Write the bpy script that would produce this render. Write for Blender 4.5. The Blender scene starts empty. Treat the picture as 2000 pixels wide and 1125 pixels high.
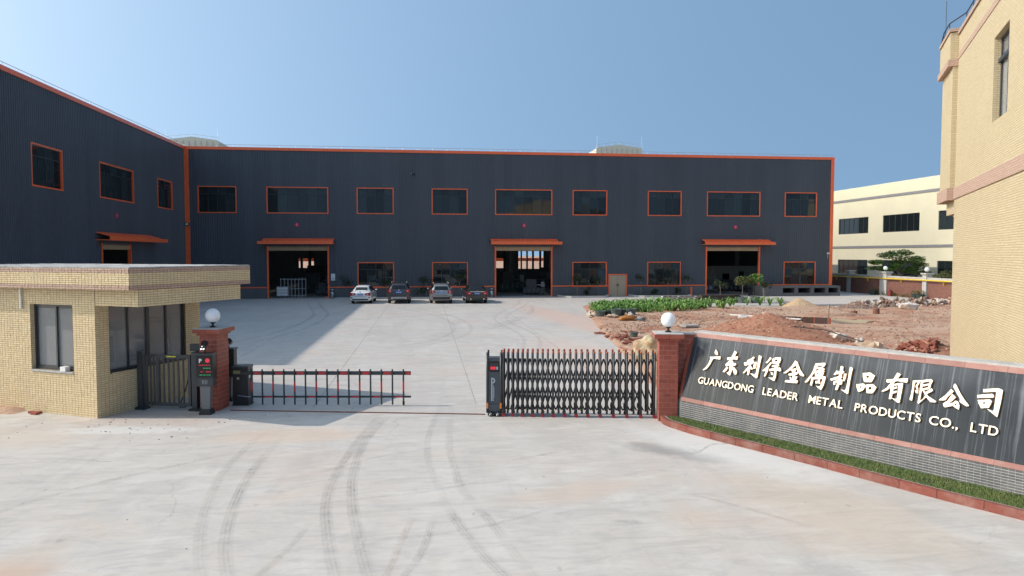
import bpy, bmesh, math, random
from mathutils import Vector, Matrix, noise
rnd = random.Random(7)
R = math.radians
scene = bpy.context.scene

# ------------------------------------------------------------------ camera, sky, sun, exposure
cam_d = bpy.data.cameras.new('camera')
cam_d.sensor_width = 36.0
cam_d.lens = 1387.0 / 2000.0 * 36.0
cam_d.clip_end = 6000
cam = bpy.data.objects.new('camera', cam_d)
scene.collection.objects.link(cam)
cam.location = (0, 0, 4.0)
cam.rotation_euler = (R(90 - 2.745), 0, R(-6.878))
scene.camera = cam

SUN = Vector((-1.19, 0.14, 1.0)).normalized()
SUN_EL = math.asin(SUN.z)
SUN_AZ = math.atan2(SUN.x, SUN.y)            # clockwise from +Y
world = bpy.data.worlds.new('World')
scene.world = world
world.use_nodes = True
wn, wl = world.node_tree.nodes, world.node_tree.links
bg = wn['Background']
sky = wn.new('ShaderNodeTexSky')
sky.sky_type = 'NISHITA'
sky.sun_disc = False
sky.sun_elevation = SUN_EL
sky.sun_rotation = SUN_AZ
sky.altitude = 30
sky.air_density = 1.55
sky.dust_density = 4.0
sky.ozone_density = 4.2
# look-up direction raised a little, so the pale horizon band of the model stays as low as in the photograph
w_tc, w_ad, w_nm = wn.new('ShaderNodeTexCoord'), wn.new('ShaderNodeVectorMath'), wn.new('ShaderNodeVectorMath')
w_ad.operation, w_nm.operation = 'ADD', 'NORMALIZE'
w_ad.inputs[1].default_value = (0, 0, .6)
wl.new(w_tc.outputs['Generated'], w_ad.inputs[0]); wl.new(w_ad.outputs[0], w_nm.inputs[0]); wl.new(w_nm.outputs[0], sky.inputs[0])
w_wb = wn.new('ShaderNodeMixRGB'); w_wb.blend_type = 'MULTIPLY'; w_wb.inputs[0].default_value = 1.0     # camera white balance of the sky
w_wb.inputs[2].default_value = (.885, .94, .87, 1)
wl.new(sky.outputs[0], w_wb.inputs[1]); wl.new(w_wb.outputs[0], bg.inputs[0])
bg.inputs[1].default_value = 0.15

sun_d = bpy.data.lights.new('sun', 'SUN')
sun_d.energy = 2.3
sun_d.angle = R(0.53)
sun_d.color = (1.0, 0.905, 0.80)
sun = bpy.data.objects.new('sun', sun_d)
scene.collection.objects.link(sun)
sun.rotation_euler = SUN.to_track_quat('Z', 'Y').to_euler()
sun.location = (-30, 0, 40)

vs = scene.view_settings
vs.view_transform = 'Standard'
vs.look = 'None'
vs.exposure = 0.66
vs.gamma = 1.0
vs.use_curve_mapping = False

# ------------------------------------------------------------------ helpers
COL = scene.collection


class MB:
    """collects faces for one mesh object"""
    def __init__(self):
        self.v = []; self.f = []; self.m = []; self.uv = None

    def quad(self, a, b, c, d, m=0):
        i = len(self.v)
        self.v += [tuple(a), tuple(b), tuple(c), tuple(d)]
        self.f.append((i, i + 1, i + 2, i + 3)); self.m.append(m)

    def poly(self, pts, m=0):
        i = len(self.v)
        self.v += [tuple(p) for p in pts]
        self.f.append(tuple(range(i, i + len(pts)))); self.m.append(m)

    def box(self, x0, x1, y0, y1, z0, z1, M=None, m=0):
        if x0 > x1: x0, x1 = x1, x0
        if y0 > y1: y0, y1 = y1, y0
        if z0 > z1: z0, z1 = z1, z0
        P = [(x0, y0, z0), (x1, y0, z0), (x1, y1, z0), (x0, y1, z0), (x0, y0, z1), (x1, y0, z1), (x1, y1, z1), (x0, y1, z1)]
        if M is not None: P = [tuple(M @ Vector(p)) for p in P]
        i = len(self.v); self.v += P
        for f in ((0, 3, 2, 1), (4, 5, 6, 7), (0, 1, 5, 4), (1, 2, 6, 5), (2, 3, 7, 6), (3, 0, 4, 7)):
            self.f.append(tuple(i + k for k in f)); self.m.append(m)
        return self

    def prism(self, pts, y0, y1, axis='y', m=0):
        """pts: 2-D outline; extruded along axis between y0 and y1"""
        def p3(p, t):
            return (p[0], t, p[1]) if axis == 'y' else ((t, p[0], p[1]) if axis == 'x' else (p[0], p[1], t))
        n = len(pts); i = len(self.v)
        self.v += [p3(p, y0) for p in pts] + [p3(p, y1) for p in pts]
        self.f.append(tuple(i + k for k in range(n))); self.m.append(m)
        self.f.append(tuple(i + n + k for k in reversed(range(n)))); self.m.append(m)
        for k in range(n):
            k2 = (k + 1) % n
            self.f.append((i + k, i + n + k, i + n + k2, i + k2)); self.m.append(m)
        return self

    def tube(self, pts, r, n=8, cap=True, m=0):
        pts = [Vector(p) for p in pts]
        rs = r if isinstance(r, (list, tuple)) else [r] * len(pts)
        i = len(self.v)
        ref = None
        for k, p in enumerate(pts):
            t = (pts[min(k + 1, len(pts) - 1)] - pts[max(k - 1, 0)]).normalized()
            if ref is None:
                ref = Vector((0, 0, 1)) if abs(t.z) < .9 else Vector((1, 0, 0))
            a = t.cross(ref).normalized(); b = t.cross(a).normalized()
            ref = b.cross(t).normalized() if False else ref
            for j in range(n):
                an = 2 * math.pi * j / n
                self.v.append(tuple(p + (a * math.cos(an) + b * math.sin(an)) * rs[k]))
        for k in range(len(pts) - 1):
            for j in range(n):
                j2 = (j + 1) % n
                self.f.append((i + k * n + j, i + k * n + j2, i + (k + 1) * n + j2, i + (k + 1) * n + j)); self.m.append(m)
        if cap:
            self.f.append(tuple(i + j for j in reversed(range(n)))); self.m.append(m)
            e = i + (len(pts) - 1) * n
            self.f.append(tuple(e + j for j in range(n))); self.m.append(m)
        return self

    def lathe(self, prof, n=16, c=(0, 0, 0), m=0):
        """prof: list of (r, z)"""
        i = len(self.v)
        for r, z in prof:
            for j in range(n):
                a = 2 * math.pi * j / n
                self.v.append((c[0] + r * math.cos(a), c[1] + r * math.sin(a), c[2] + z))
        for k in range(len(prof) - 1):
            for j in range(n):
                j2 = (j + 1) % n
                self.f.append((i + k * n + j, i + k * n + j2, i + (k + 1) * n + j2, i + (k + 1) * n + j)); self.m.append(m)
        self.f.append(tuple(i + j for j in reversed(range(n)))); self.m.append(m)
        e = i + (len(prof) - 1) * n
        self.f.append(tuple(e + j for j in range(n))); self.m.append(m)
        return self

    def ico(self, c, r, sub=1, jit=0.0, sc=(1, 1, 1), seed=0, m=0):
        bm = bmesh.new()
        bmesh.ops.create_icosphere(bm, subdivisions=sub, radius=1.0)
        i = len(self.v)
        for v in bm.verts:
            q = v.co.copy()
            k = 1 + jit * noise.noise(q * 1.7 + Vector((seed * 3.1, seed * 7.7, 1.3)))
            self.v.append((c[0] + q.x * r * sc[0] * k, c[1] + q.y * r * sc[1] * k, c[2] + q.z * r * sc[2] * k))
        for f in bm.faces:
            self.f.append(tuple(i + v.index for v in f.verts)); self.m.append(m)
        bm.free()
        return self

    def mesh(self, name, mats, smooth=False):
        me = bpy.data.meshes.new(name)
        me.from_pydata(self.v, [], self.f)
        mats = mats if isinstance(mats, (list, tuple)) else [mats]
        for mt in mats: me.materials.append(mt)
        if len(mats) > 1: me.polygons.foreach_set('material_index', self.m)
        if smooth: me.polygons.foreach_set('use_smooth', [True] * len(self.f))
        if self.uv:
            l = me.uv_layers.new(name='UVMap')
            flat = []
            for u in self.uv: flat += [u[0], u[1]]
            l.data.foreach_set('uv', flat)
        me.update()
        return me

    def obj(self, name, mats, parent=None, smooth=False, fix=True, kind=None, label=None):
        me = self.mesh(name, mats, smooth)
        if fix:
            bm = bmesh.new(); bm.from_mesh(me)
            bmesh.ops.recalc_face_normals(bm, faces=bm.faces)
            bm.to_mesh(me); bm.free()
        o = bpy.data.objects.new(name, me)
        COL.objects.link(o)
        if parent: o.parent = parent
        if kind: o['kind'] = kind
        if label: o['label'] = label
        return o


def box(name, mat, parent, x0, x1, y0, y1, z0, z1, **k):
    return MB().box(x0, x1, y0, y1, z0, z1).obj(name, mat, parent, fix=False, **k)


def tag(o, label=None, cat=None, group=None, kind=None):
    if label: o['label'] = label
    if cat: o['category'] = cat
    if group: o['group'] = group
    if kind: o['kind'] = kind
    return o


def thing(name, loc, rz, label, cat, group=None):
    o = bpy.data.objects.new(name, None)
    COL.objects.link(o)
    o.location = loc; o.rotation_euler = (0, 0, rz)
    o.empty_display_size = .2
    return tag(o, label, cat, group)


def copy_tree(src, parent=None):
    c = src.copy(); COL.objects.link(c)
    c.parent = parent
    for ch in list(src.children): copy_tree(ch, c)
    return c


def inst(me, name, parent, loc=(0, 0, 0), rot=(0, 0, 0), sc=(1, 1, 1)):
    o = bpy.data.objects.new(name, me)
    COL.objects.link(o)
    o.parent = parent; o.location = loc; o.rotation_euler = rot; o.scale = sc
    return o


def smoothstep(a, b, x):
    t = max(0, min(1, (x - a) / (b - a))); return t * t * (3 - 2 * t)


# ------------------------------------------------------------------ materials
class NT:
    def __init__(self, name):
        self.mat = bpy.data.materials.new(name); self.mat.use_nodes = True
        self.t = self.mat.node_tree
        self.b = self.t.nodes['Principled BSDF']
        self.out = self.t.nodes['Material Output']

    def n(self, typ, **k):
        x = self.t.nodes.new(typ)
        for a, b in k.items(): setattr(x, a, b)
        return x

    def put(self, sock, val):
        if hasattr(val, 'is_linked') or isinstance(val, bpy.types.NodeSocket): self.t.links.new(val, sock)
        else:
            try: sock.default_value = val
            except Exception: sock.default_value = tuple(val) + (1,)

    def math(self, op, a, b=None, c=None, clamp=False):
        x = self.n('ShaderNodeMath', operation=op); x.use_clamp = clamp
        self.put(x.inputs[0], a)
        if b is not None: self.put(x.inputs[1], b)
        if c is not None: self.put(x.inputs[2], c)
        return x.outputs[0]

    def mix(self, f, a, b, blend='MIX'):
        x = self.n('ShaderNodeMixRGB', blend_type=blend)
        self.put(x.inputs[0], f)
        self.put(x.inputs[1], a if not isinstance(a, tuple) else a + (1,) * (4 - len(a)))
        self.put(x.inputs[2], b if not isinstance(b, tuple) else b + (1,) * (4 - len(b)))
        return x.outputs[0]

    def ramp(self, f, stops):
        x = self.n('ShaderNodeValToRGB')
        el = x.color_ramp.elements
        while len(el) < len(stops): el.new(0.5)
        for e, (p, c) in zip(el, stops):
            e.position = p
            e.color = (c, c, c, 1) if not isinstance(c, tuple) else tuple(c) + (1,) * (4 - len(c))
        self.put(x.inputs[0], f)
        return x.outputs[0]

    def pos(self, kind='world'):
        if kind == 'world': return self.n('ShaderNodeNewGeometry').outputs['Position']
        return self.n('ShaderNodeTexCoord').outputs['Object']

    def mapv(self, v, sc=(1, 1, 1), rot=(0, 0, 0), loc=(0, 0, 0)):
        x = self.n('ShaderNodeMapping')
        self.put(x.inputs['Vector'], v)
        x.inputs['Scale'].default_value = sc; x.inputs['Rotation'].default_value = rot; x.inputs['Location'].default_value = loc
        return x.outputs[0]

    def noise(self, v, s=5, d=4, rough=.55, dist=0):
        x = self.n('ShaderNodeTexNoise')
        self.put(x.inputs['Vector'], v)
        x.inputs['Scale'].default_value = s; x.inputs['Detail'].default_value = d
        x.inputs['Roughness'].default_value = rough; x.inputs['Distortion'].default_value = dist
        return x.outputs['Fac']

    def bump(self, h, strength=.3, dist=.01):
        x = self.n('ShaderNodeBump')
        x.inputs['Strength'].default_value = strength; x.inputs['Distance'].default_value = dist
        self.put(x.inputs['Height'], h)
        self.t.links.new(x.outputs[0], self.b.inputs['Normal'])
        return x

    def sep(self, v):
        x = self.n('ShaderNodeSeparateXYZ'); self.put(x.inputs[0], v); return x.outputs

    def comb(self, x_, y_, z_):
        x = self.n('ShaderNodeCombineXYZ')
        for s, v in zip(x.inputs, (x_, y_, z_)): self.put(s, v)
        return x.outputs[0]

    def color(self, c): self.put(self.b.inputs['Base Color'], c if not isinstance(c, tuple) else c + (1,) * (4 - len(c)))

    def set(self, **k):
        for a, v in k.items(): self.put(self.b.inputs[a.replace('_', ' ')], v)
        return self


def simple(name, col, rough=.6, metal=0.0, var=.12, vscale=3.0, bump=0.0, bscale=60, spec=.5, grime=0.0):
    t = NT(name)
    p = t.pos('obj')
    a = tuple(c * (1 - var) for c in col); b = tuple(min(1, c * (1 + var)) for c in col)
    c = t.mix(t.ramp(t.noise(p, vscale, 5), [(.3, 0.0), (.7, 1.0)]), a, b)
    if grime:
        g = t.ramp(t.noise(p, vscale * 3.3, 6, .7), [(.48, 0.0), (.75, 1.0)])
        c = t.mix(t.math('MULTIPLY', g, grime), c, (.16, .13, .10))
    t.color(c)
    t.set(Roughness=rough, Metallic=metal)
    t.b.inputs['Specular IOR Level'].default_value = spec
    if bump: t.bump(t.noise(p, bscale, 4), bump, .01)
    return t.mat


def emit(name, col, s=1.0):
    t = NT(name)
    t.color(tuple(c * .3 for c in col))
    t.b.inputs['Emission Color'].default_value = tuple(col) + (1,)
    t.b.inputs['Emission Strength'].default_value = s
    return t.mat


M = {}
M['orange'] = simple('orange_sheet_metal', (.93, .160, .052), .34, var=.08)
M['sheet'] = None


def mk_sheet():
    t = NT('dark_sheet_metal')
    p = t.pos('world')
    s = t.sep(p)
    # tone differs a little from sheet to sheet (0.8 m wide cover)
    k = t.math('FLOOR', t.math('DIVIDE', t.math('ADD', s[0], s[1]), .8))
    w = t.n('ShaderNodeTexWhiteNoise', noise_dimensions='1D'); t.put(w.inputs['W'], k)
    v = t.math('MULTIPLY_ADD', w.outputs['Value'], .13, .93)
    n = t.noise(t.mapv(p, (.6, .6, .12)), 1.2, 5)
    base = t.mix(t.ramp(n, [(.3, 0.0), (.7, 1.0)]), (.074, .087, .105), (.086, .099, .118))
    c = t.mix(1.0, base, t.comb(v, v, v), 'MULTIPLY')
    t.color(c)
    t.set(Roughness=.46)
    t.b.inputs['Specular IOR Level'].default_value = .45
    return t.mat


M['sheet'] = mk_sheet()
M['plinth'] = simple('grey_render', (.115, .118, .125), .85, var=.12, vscale=1.2, bump=.2, bscale=25, grime=.25)
M['dark_frame'] = simple('dark_aluminium', (.035, .038, .042), .42, var=.05)
M['black'] = simple('black_powder_coat', (.018, .019, .021), .42, var=.15)
M['charcoal'] = simple('charcoal_powder_coat', (.040, .043, .047), .38, var=.12)
M['rubber'] = simple('black_rubber', (.014, .014, .015), .8)
M['steel'] = simple('brushed_steel', (.45, .46, .47), .35, metal=.8)
M['white_paint'] = simple('white_paint', (.74, .74, .72), .5, var=.05)
M['grey_paint'] = simple('grey_paint', (.33, .34, .35), .55, var=.08)
M['room'] = simple('room_plaster', (.74, .74, .73), .85, var=.05)
M['hall_inside'] = simple('hall_inside_sheet', (.30, .31, .32), .7, var=.1)
M['machine'] = simple('machine_paint', (.07, .075, .08), .5, var=.25)
M['machine_green'] = simple('machine_green_paint', (.05, .10, .09), .5, var=.25)
M['beige_sheet'] = simple('beige_sheet', (.50, .47, .38), .55, var=.05)
M['shutter'] = simple('roller_shutter_box', (.42, .33, .20), .6, var=.06)
M['globe'] = None
t = NT('opal_globe'); t.color((.86, .87, .90)); t.set(Roughness=.22); t.b.inputs['Subsurface Weight'].default_value = .0; M['globe'] = t.mat
M['yellow_sticker'] = simple('yellow_sticker', (.75, .65, .06), .5)
M['red_band'] = simple('red_reflective_band', (.62, .025, .035), .4, var=.1)
M['orange_cap'] = simple('orange_plastic_cap', (.42, .095, .04), .5)
M['led_red'] = emit('red_led', (1.0, .05, .08), .33)
M['led_green'] = emit('green_led', (.05, .6, .2), .3)
M['lamp_white'] = emit('white_lamp', (1, 1, 1), 1.6)
M['led_letter'] = emit('white_led_letter', (.9, .95, 1), .35)
M['white_print'] = simple('white_print', (.7, .72, .74), .5, var=.02)
M['grey_print'] = simple('grey_print', (.42, .45, .48), .5, var=.02)
M['screen'] = simple('display_glass', (.006, .006, .007), .12)
M['plate_blue'] = simple('blue_number_plate', (.05, .16, .55), .45, var=.03)
M['concrete_block'] = simple('raw_concrete', (.36, .35, .33), .9, var=.2, vscale=4, bump=.5, bscale=25, grime=.4)
M['concrete_cap'] = simple('cement_cap', (.46, .45, .43), .9, var=.15, vscale=5, bump=.4, bscale=30, grime=.3)
M['roof_sheet'] = simple('pale_roof_sheet', (.62, .63, .62), .5, var=.05)


def mk_glass(name, tint, see, rough=.02, base=(.012, .014, .016)):
    t = NT(name)
    tr = t.n('ShaderNodeBsdfTransparent'); tr.inputs[0].default_value = tint + (1,)
    oi = t.n('ShaderNodeObjectInfo'); kv = t.math('MULTIPLY_ADD', oi.outputs['Random'], 1.1, .45)
    t.color(t.mix(1.0, base, t.comb(kv, kv, kv), 'MULTIPLY') if see < .5 else base); t.set(Roughness=rough)
    t.b.inputs['Specular IOR Level'].default_value = .7
    mx = t.n('ShaderNodeMixShader')
    mx.inputs[0].default_value = 1 - see
    t.t.links.new(tr.outputs[0], mx.inputs[1]); t.t.links.new(t.b.outputs[0], mx.inputs[2])
    t.t.links.new(mx.outputs[0], t.out.inputs[0])
    return t.mat


M['glass'] = mk_glass('window_glass', (.6, .66, .66), .38, base=(.030, .043, .047))
M['glass_room'] = mk_glass('guard_room_glass', (.9, .92, .92), .6, base=(.42, .425, .43), rough=.06)
M['car_glass'] = mk_glass('car_glass', (.35, .4, .4), .35)


def mk_car(name, col, metal=.0, rough=.3):
    t = NT(name); t.color(col); t.set(Roughness=rough, Metallic=metal)
    t.b.inputs['Coat Weight'].default_value = .8; t.b.inputs['Coat Roughness'].default_value = .06
    return t.mat


def mk_tiles(name, cols, mortar=None, bump=.5, bscale=120, rough=.75, dust=.25):
    """one colour per separate tile of a joined tile mesh, with grain and dust"""
    t = NT(name)
    g = t.n('ShaderNodeNewGeometry')
    w = g.outputs['Random Per Island']
    st = [(i / (len(cols) - 1), c) for i, c in enumerate(cols)]
    c = t.ramp(w, st)
    p = t.pos('obj')
    n = t.noise(p, 45, 5, .7)
    c = t.mix(t.ramp(n, [(.35, 0.0), (.7, .55)]), c, t.mix(.5, c, (.9, .8, .6)))
    n2 = t.noise(p, 1.1, 5)
    c = t.mix(t.math('MULTIPLY', t.ramp(n2, [(.4, 0.0), (.75, 1.0)]), dust), c, (.50, .40, .30))
    t.color(c); t.set(Roughness=rough)
    t.bump(t.noise(p, bscale, 5, .7), bump, .012)
    return t.mat


M['cream_tile'] = mk_tiles('cream_split_tile', [(.62, .462, .245), (.71, .545, .30), (.65, .492, .265), (.74, .59, .355)], bump=.7, bscale=70)
M['pink_tile'] = mk_tiles('pink_brown_split_tile', [(.40, .235, .175), (.47, .29, .22), (.42, .25, .20), (.50, .32, .25)], bump=.7, bscale=70)
M['mortar'] = simple('tile_mortar', (.23, .175, .115), .95, var=.2, vscale=20)


def mk_granite(name, cols, rough, obj_random=True, grain=220, dust=.0):
    t = NT(name)
    p = t.pos('obj')
    v = t.n('ShaderNodeTexVoronoi'); v.inputs['Scale'].default_value = grain; t.put(v.inputs['Vector'], p)
    c = t.ramp(t.sep(v.outputs['Color'])[0], [(0, cols[0]), (.5, cols[1]), (1, cols[2])])
    if obj_random:
        oi = t.n('ShaderNodeObjectInfo')
        f = t.math('MULTIPLY_ADD', oi.outputs['Random'], .3, .85)
        c = t.mix(1.0, c, t.comb(f, f, f), 'MULTIPLY')
    if dust:
        c = t.mix(t.math('MULTIPLY', t.ramp(t.noise(t.pos('world'), 3, 6, .65), [(.45, 0.0), (.75, 1.0)]), dust), c, (.45, .38, .33))
    t.color(c); t.set(Roughness=rough)
    t.b.inputs['Specular IOR Level'].default_value = .25
    return t.mat


M['red_granite'] = mk_granite('red_granite_tile', [(.24, .052, .032), (.31, .075, .048), (.37, .105, .07)], .42, dust=.12)
M['pink_granite'] = mk_granite('pink_granite_slab', [(.24, .105, .088), (.30, .14, .118), (.35, .18, .155)], .5, dust=.25)
M['kerb_granite'] = mk_granite('kerb_granite', [(.155, .045, .034), (.20, .062, .046), (.25, .086, .066)], .55, dust=.3)
M['grey_tile'] = mk_granite('grey_glazed_tile', [(.098, .102, .107), (.112, .116, .121), (.13, .133, .137)], .4, grain=90, dust=.25)
M['grey_joint'] = simple('pale_tile_joint', (.42, .42, .42), .9)
M['red_joint'] = simple('red_brick_joint', (.44, .20, .155), .9)


def mk_black_granite():
    t = NT('black_granite_panel')
    p = t.pos('obj')                       # local: x along the sign, y up the slope
    st = t.noise(t.mapv(p, (9.0, .35, 1)), 1.0, 6, .62, .15)
    st2 = t.noise(t.mapv(p, (26.0, .22, 1), loc=(3, 0, 0)), 1.0, 5, .6, .1)
    cl = t.noise(t.mapv(p, (1.2, 1.7, 1)), 1.0, 6, .6)
    f = t.ramp(st, [(.55, 0.0), (.68, .75), (.8, 1.0)])
    f2 = t.math('MULTIPLY', t.ramp(st2, [(.54, 0.0), (.68, 1.0)]), .85)
    haze = t.ramp(cl, [(.3, 0.0), (.75, .45)])
    y = t.sep(p)[1]
    top = t.ramp(t.math('DIVIDE', y, 1.6), [(.55, 0.0), (1.0, .35)])     # lime washed down from the cap
    k = t.math('ADD', t.math('MULTIPLY', t.math('MAXIMUM', f, f2), t.math('ADD', haze, .55)), t.math('MULTIPLY', top, t.ramp(cl, [(.3, .3), (.7, 1.0)])), clamp=True)
    c = t.mix(t.math('MULTIPLY', k, .44), t.mix(haze, (.023, .028, .036), (.046, .053, .064)), (.34, .37, .42))
    t.color(c)
    t.b.inputs['Specular IOR Level'].default_value = .14
    t.set(Roughness=t.math('MULTIPLY_ADD', k, .4, .15))
    return t.mat


M['black_granite'] = mk_black_granite()


def mk_course_brick(name, c1, c2, mort, bw, bh, rough=.8, msize=.012, bump=.5, blotch=.15):
    """running bond on walls whose faces lie along the object's x or y axis"""
    t = NT(name)
    p = t.pos('obj')
    s = t.sep(p)
    v = t.comb(t.math('ADD', s[0], s[1]), s[2], 0.0)
    b = t.n('ShaderNodeTexBrick')
    t.put(b.inputs['Vector'], v)
    b.inputs['Scale'].default_value = 1.0
    b.inputs['Brick Width'].default_value = bw; b.inputs['Row Height'].default_value = bh
    b.inputs['Mortar Size'].default_value = msize; b.inputs['Mortar Smooth'].default_value = .3
    b.inputs['Bias'].default_value = 0.0
    t.put(b.inputs['Color1'], c1 + (1,)); t.put(b.inputs['Color2'], c2 + (1,)); t.put(b.inputs['Mortar'], mort + (1,))
    n = t.noise(p, .6, 6)
    c = t.mix(t.math('MULTIPLY', t.ramp(n, [(.35, 0.0), (.75, 1.0)]), blotch), b.outputs['Color'], tuple(x * .62 for x in c1))
    n2 = t.noise(p, 40, 4)
    c = t.mix(t.ramp(n2, [(.4, 0.0), (.7, .22)]), c, c2)
    t.color(c); t.set(Roughness=rough)
    h = t.math('ADD', t.math('SUBTRACT', 1.0, b.outputs['Fac']), t.math('MULTIPLY', n2, .5))
    t.bump(h, bump, .012)
    return t.mat


M['yellow_brick'] = mk_course_brick('yellow_wall_tile', (.485, .405, .262), (.54, .465, .315), (.38, .305, .19), .24, .062, bump=.6)
M['pink_brick'] = mk_course_brick('pink_wall_tile', (.43, .295, .225), (.48, .345, .275), (.33, .23, .18), .24, .062, bump=.5)
M['red_brick'] = mk_course_brick('old_red_brick', (.15, .048, .034), (.23, .09, .068), (.27, .20, .17), .24, .068, bump=.8, blotch=.35, msize=.009)
M['cream_render'] = simple('cream_render', (.62, .58, .43), .85, var=.05, vscale=.25, grime=.05)
M['grey_band'] = simple('grey_band_tile', (.20, .20, .21), .8, var=.1)


# ------------------------------------------------------------------ ground
def mk_concrete():
    t = NT('pale_yard_concrete')
    p = t.pos('world')
    s = t.sep(p)

    def ell(cx, cy, rx, ry, rot=0.0, soft=.9, amp=.5, ns=1.2):
        m = t.n('ShaderNodeMapping')
        m.vector_type = 'TEXTURE'
        t.put(m.inputs['Vector'], p)
        m.inputs['Location'].default_value = (cx, cy, 0); m.inputs['Rotation'].default_value = (0, 0, rot); m.inputs['Scale'].default_value = (rx, ry, 1)
        l = t.n('ShaderNodeVectorMath', operation='LENGTH'); t.put(l.inputs[0], m.outputs[0])
        d = t.math('ADD', l.outputs['Value'], t.math('MULTIPLY', t.math('SUBTRACT', t.noise(p, ns, 5), .5), amp * 2))
        return t.math('SUBTRACT', 1.0, t.n_smooth(d, 1 - soft * .5, 1 + soft * .5))

    def n_smooth(x, a, b):
        m = t.n('ShaderNodeMapRange', interpolation_type='SMOOTHSTEP')
        t.put(m.inputs[0], x); m.inputs[1].default_value = a; m.inputs[2].default_value = b
        return m.outputs[0]
    t.n_smooth = n_smooth
    big = t.noise(p, .16, 6, .6)
    mid = t.noise(t.mapv(p, (1, .35, 1), rot=(0, 0, .5)), .9, 7, .62, .4)
    c = t.mix(t.ramp(big, [(.3, 0.0), (.72, 1.0)]), (.455, .416, .380), (.545, .502, .46))
    c = t.mix(t.ramp(mid, [(.42, 0.0), (.68, .75)]), c, (.55, .528, .495))
    # worn grey veils where wheels have passed
    veil = t.noise(t.mapv(p, (1.5, .28, 1), rot=(0, 0, -.25)), .7, 6, .65, .8)
    c = t.mix(t.ramp(veil, [(.52, 0.0), (.72, .55)]), c, (.37, .365, .355))
    # trowel streaks
    st = t.noise(t.mapv(p, (.7, 4.0, 1), rot=(0, 0, -.35)), 1.2, 6, .7, .9)
    c = t.mix(t.ramp(st, [(.56, 0.0), (.74, .45)]), c, (.40, .39, .375))
    br = t.noise(t.mapv(p, (.6, 2.5, 1), rot=(0, 0, .42)), 1.3, 8, .72, 1.4)
    c = t.mix(t.ramp(br, [(.48, 0.0), (.58, .32), (.72, .72)]), c, (.325, .312, .295))
    bl = t.noise(t.mapv(p, loc=(7, 3, 0)), 2.3, 8, .7, .7)
    c = t.mix(t.ramp(bl, [(.52, 0.0), (.70, .38)]), c, (.35, .335, .315))
    pl = t.noise(t.mapv(p, (.8, 1.7, 1), loc=(17, 33, 0)), 1.1, 7, .66, .5)
    c = t.mix(t.ramp(pl, [(.52, 0.0), (.68, .6)]), c, (.60, .575, .535))
    # tracked-in soil, pale ochre and pink
    so = t.noise(p, .33, 6, .62, .5)
    c = t.mix(t.ramp(so, [(.56, 0.0), (.76, .5)]), c, (.56, .42, .30))
    so2 = t.noise(t.mapv(p, loc=(40, 13, 0)), .21, 6, .6, .6)
    c = t.mix(t.ramp(so2, [(.56, 0.0), (.78, .5)]), c, (.55, .38, .31))
    for e, col, k in (((-6.3, 8.6, 1.7, 1.0, .2), (.52, .33, .22), .75), ((6.3, 10.2, 1.1, 1.9, .3), (.56, .43, .30), .34),
                      ((4.8, 13.9, .8, .35, -.7, 1.2, .8, 4), (.20, .20, .20), .62), ((5.4, 13.2, .5, .25, -.6, 1.2, .8, 4), (.2, .2, .2), .55),
                      ((8.9, 42, 1.5, 12, .12), (.58, .38, .30), .65), ((6.6, 26, 1.6, 7, .15), (.60, .44, .36), .5),
                      ((-3.0, 16.0, 1.6, .6, 0), (.58, .42, .30), .5), ((5.9, 13.8, .7, 2.6, .53, 1, .6, 2), (.66, .66, .65), .6), ((2.5, 11.6, 1.2, .4, .3), (.55, .42, .33), .45),
                      ((-9.6, 16.6, 2.2, .8, -.2), (.56, .46, .36), .4), ((-6.8, 16.9, 1.4, .35, -.1, 1, .7, 5), (.70, .70, .69), .5)):
        c = t.mix(t.math('MULTIPLY', ell(*e), k), c, col)
    sp = t.noise(p, 38, 3, .7)
    c = t.mix(t.ramp(sp, [(.62, 0.0), (.74, .35)]), c, (.30, .28, .26))
    fine = t.noise(p, 9, 8, .75)
    c = t.mix(t.ramp(fine, [(.3, .0), (.75, .28)]), c, (.42, .40, .37))
    sk = t.n('ShaderNodeTexVoronoi'); sk.inputs['Scale'].default_value = 2.6; t.put(sk.inputs['Vector'], t.mapv(p, (1, .45, 1), rot=(0, 0, .3)))
    c = t.mix(t.math('MULTIPLY', t.ramp(sk.outputs['Distance'], [(.05, 1.0), (.11, 0.0)]), t.ramp(t.noise(p, 1.3, 3), [(.5, 0.0), (.62, .6)])), c, (.22, .205, .19))
    wv = t.n('ShaderNodeVectorMath', operation='ADD'); t.put(wv.inputs[0], p)
    dn = t.n('ShaderNodeTexNoise'); dn.inputs['Scale'].default_value = 1.4; dn.inputs['Detail'].default_value = 5; t.put(dn.inputs['Vector'], p)
    t.put(wv.inputs[1], t.mix(1.0, dn.outputs['Color'], (.9, .9, 0.0), 'MULTIPLY'))
    cr = t.n('ShaderNodeTexVoronoi', feature='DISTANCE_TO_EDGE'); cr.inputs['Scale'].default_value = .17; t.put(cr.inputs['Vector'], wv.outputs[0])
    crk = t.math('MULTIPLY', t.ramp(cr.outputs['Distance'], [(.0007, 1.0), (.0025, 0.0)]), t.ramp(t.noise(p, .22, 3), [(.5, 0.0), (.6, .6)]))
    c = t.mix(crk, c, (.24, .23, .215))
    # sawn joints every 6 m
    wob = t.math('MULTIPLY', t.math('SUBTRACT', t.noise(p, 2.5, 3), .5), .05)
    yard_only = n_smooth(s[1], 18.6, 18.9)
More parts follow.
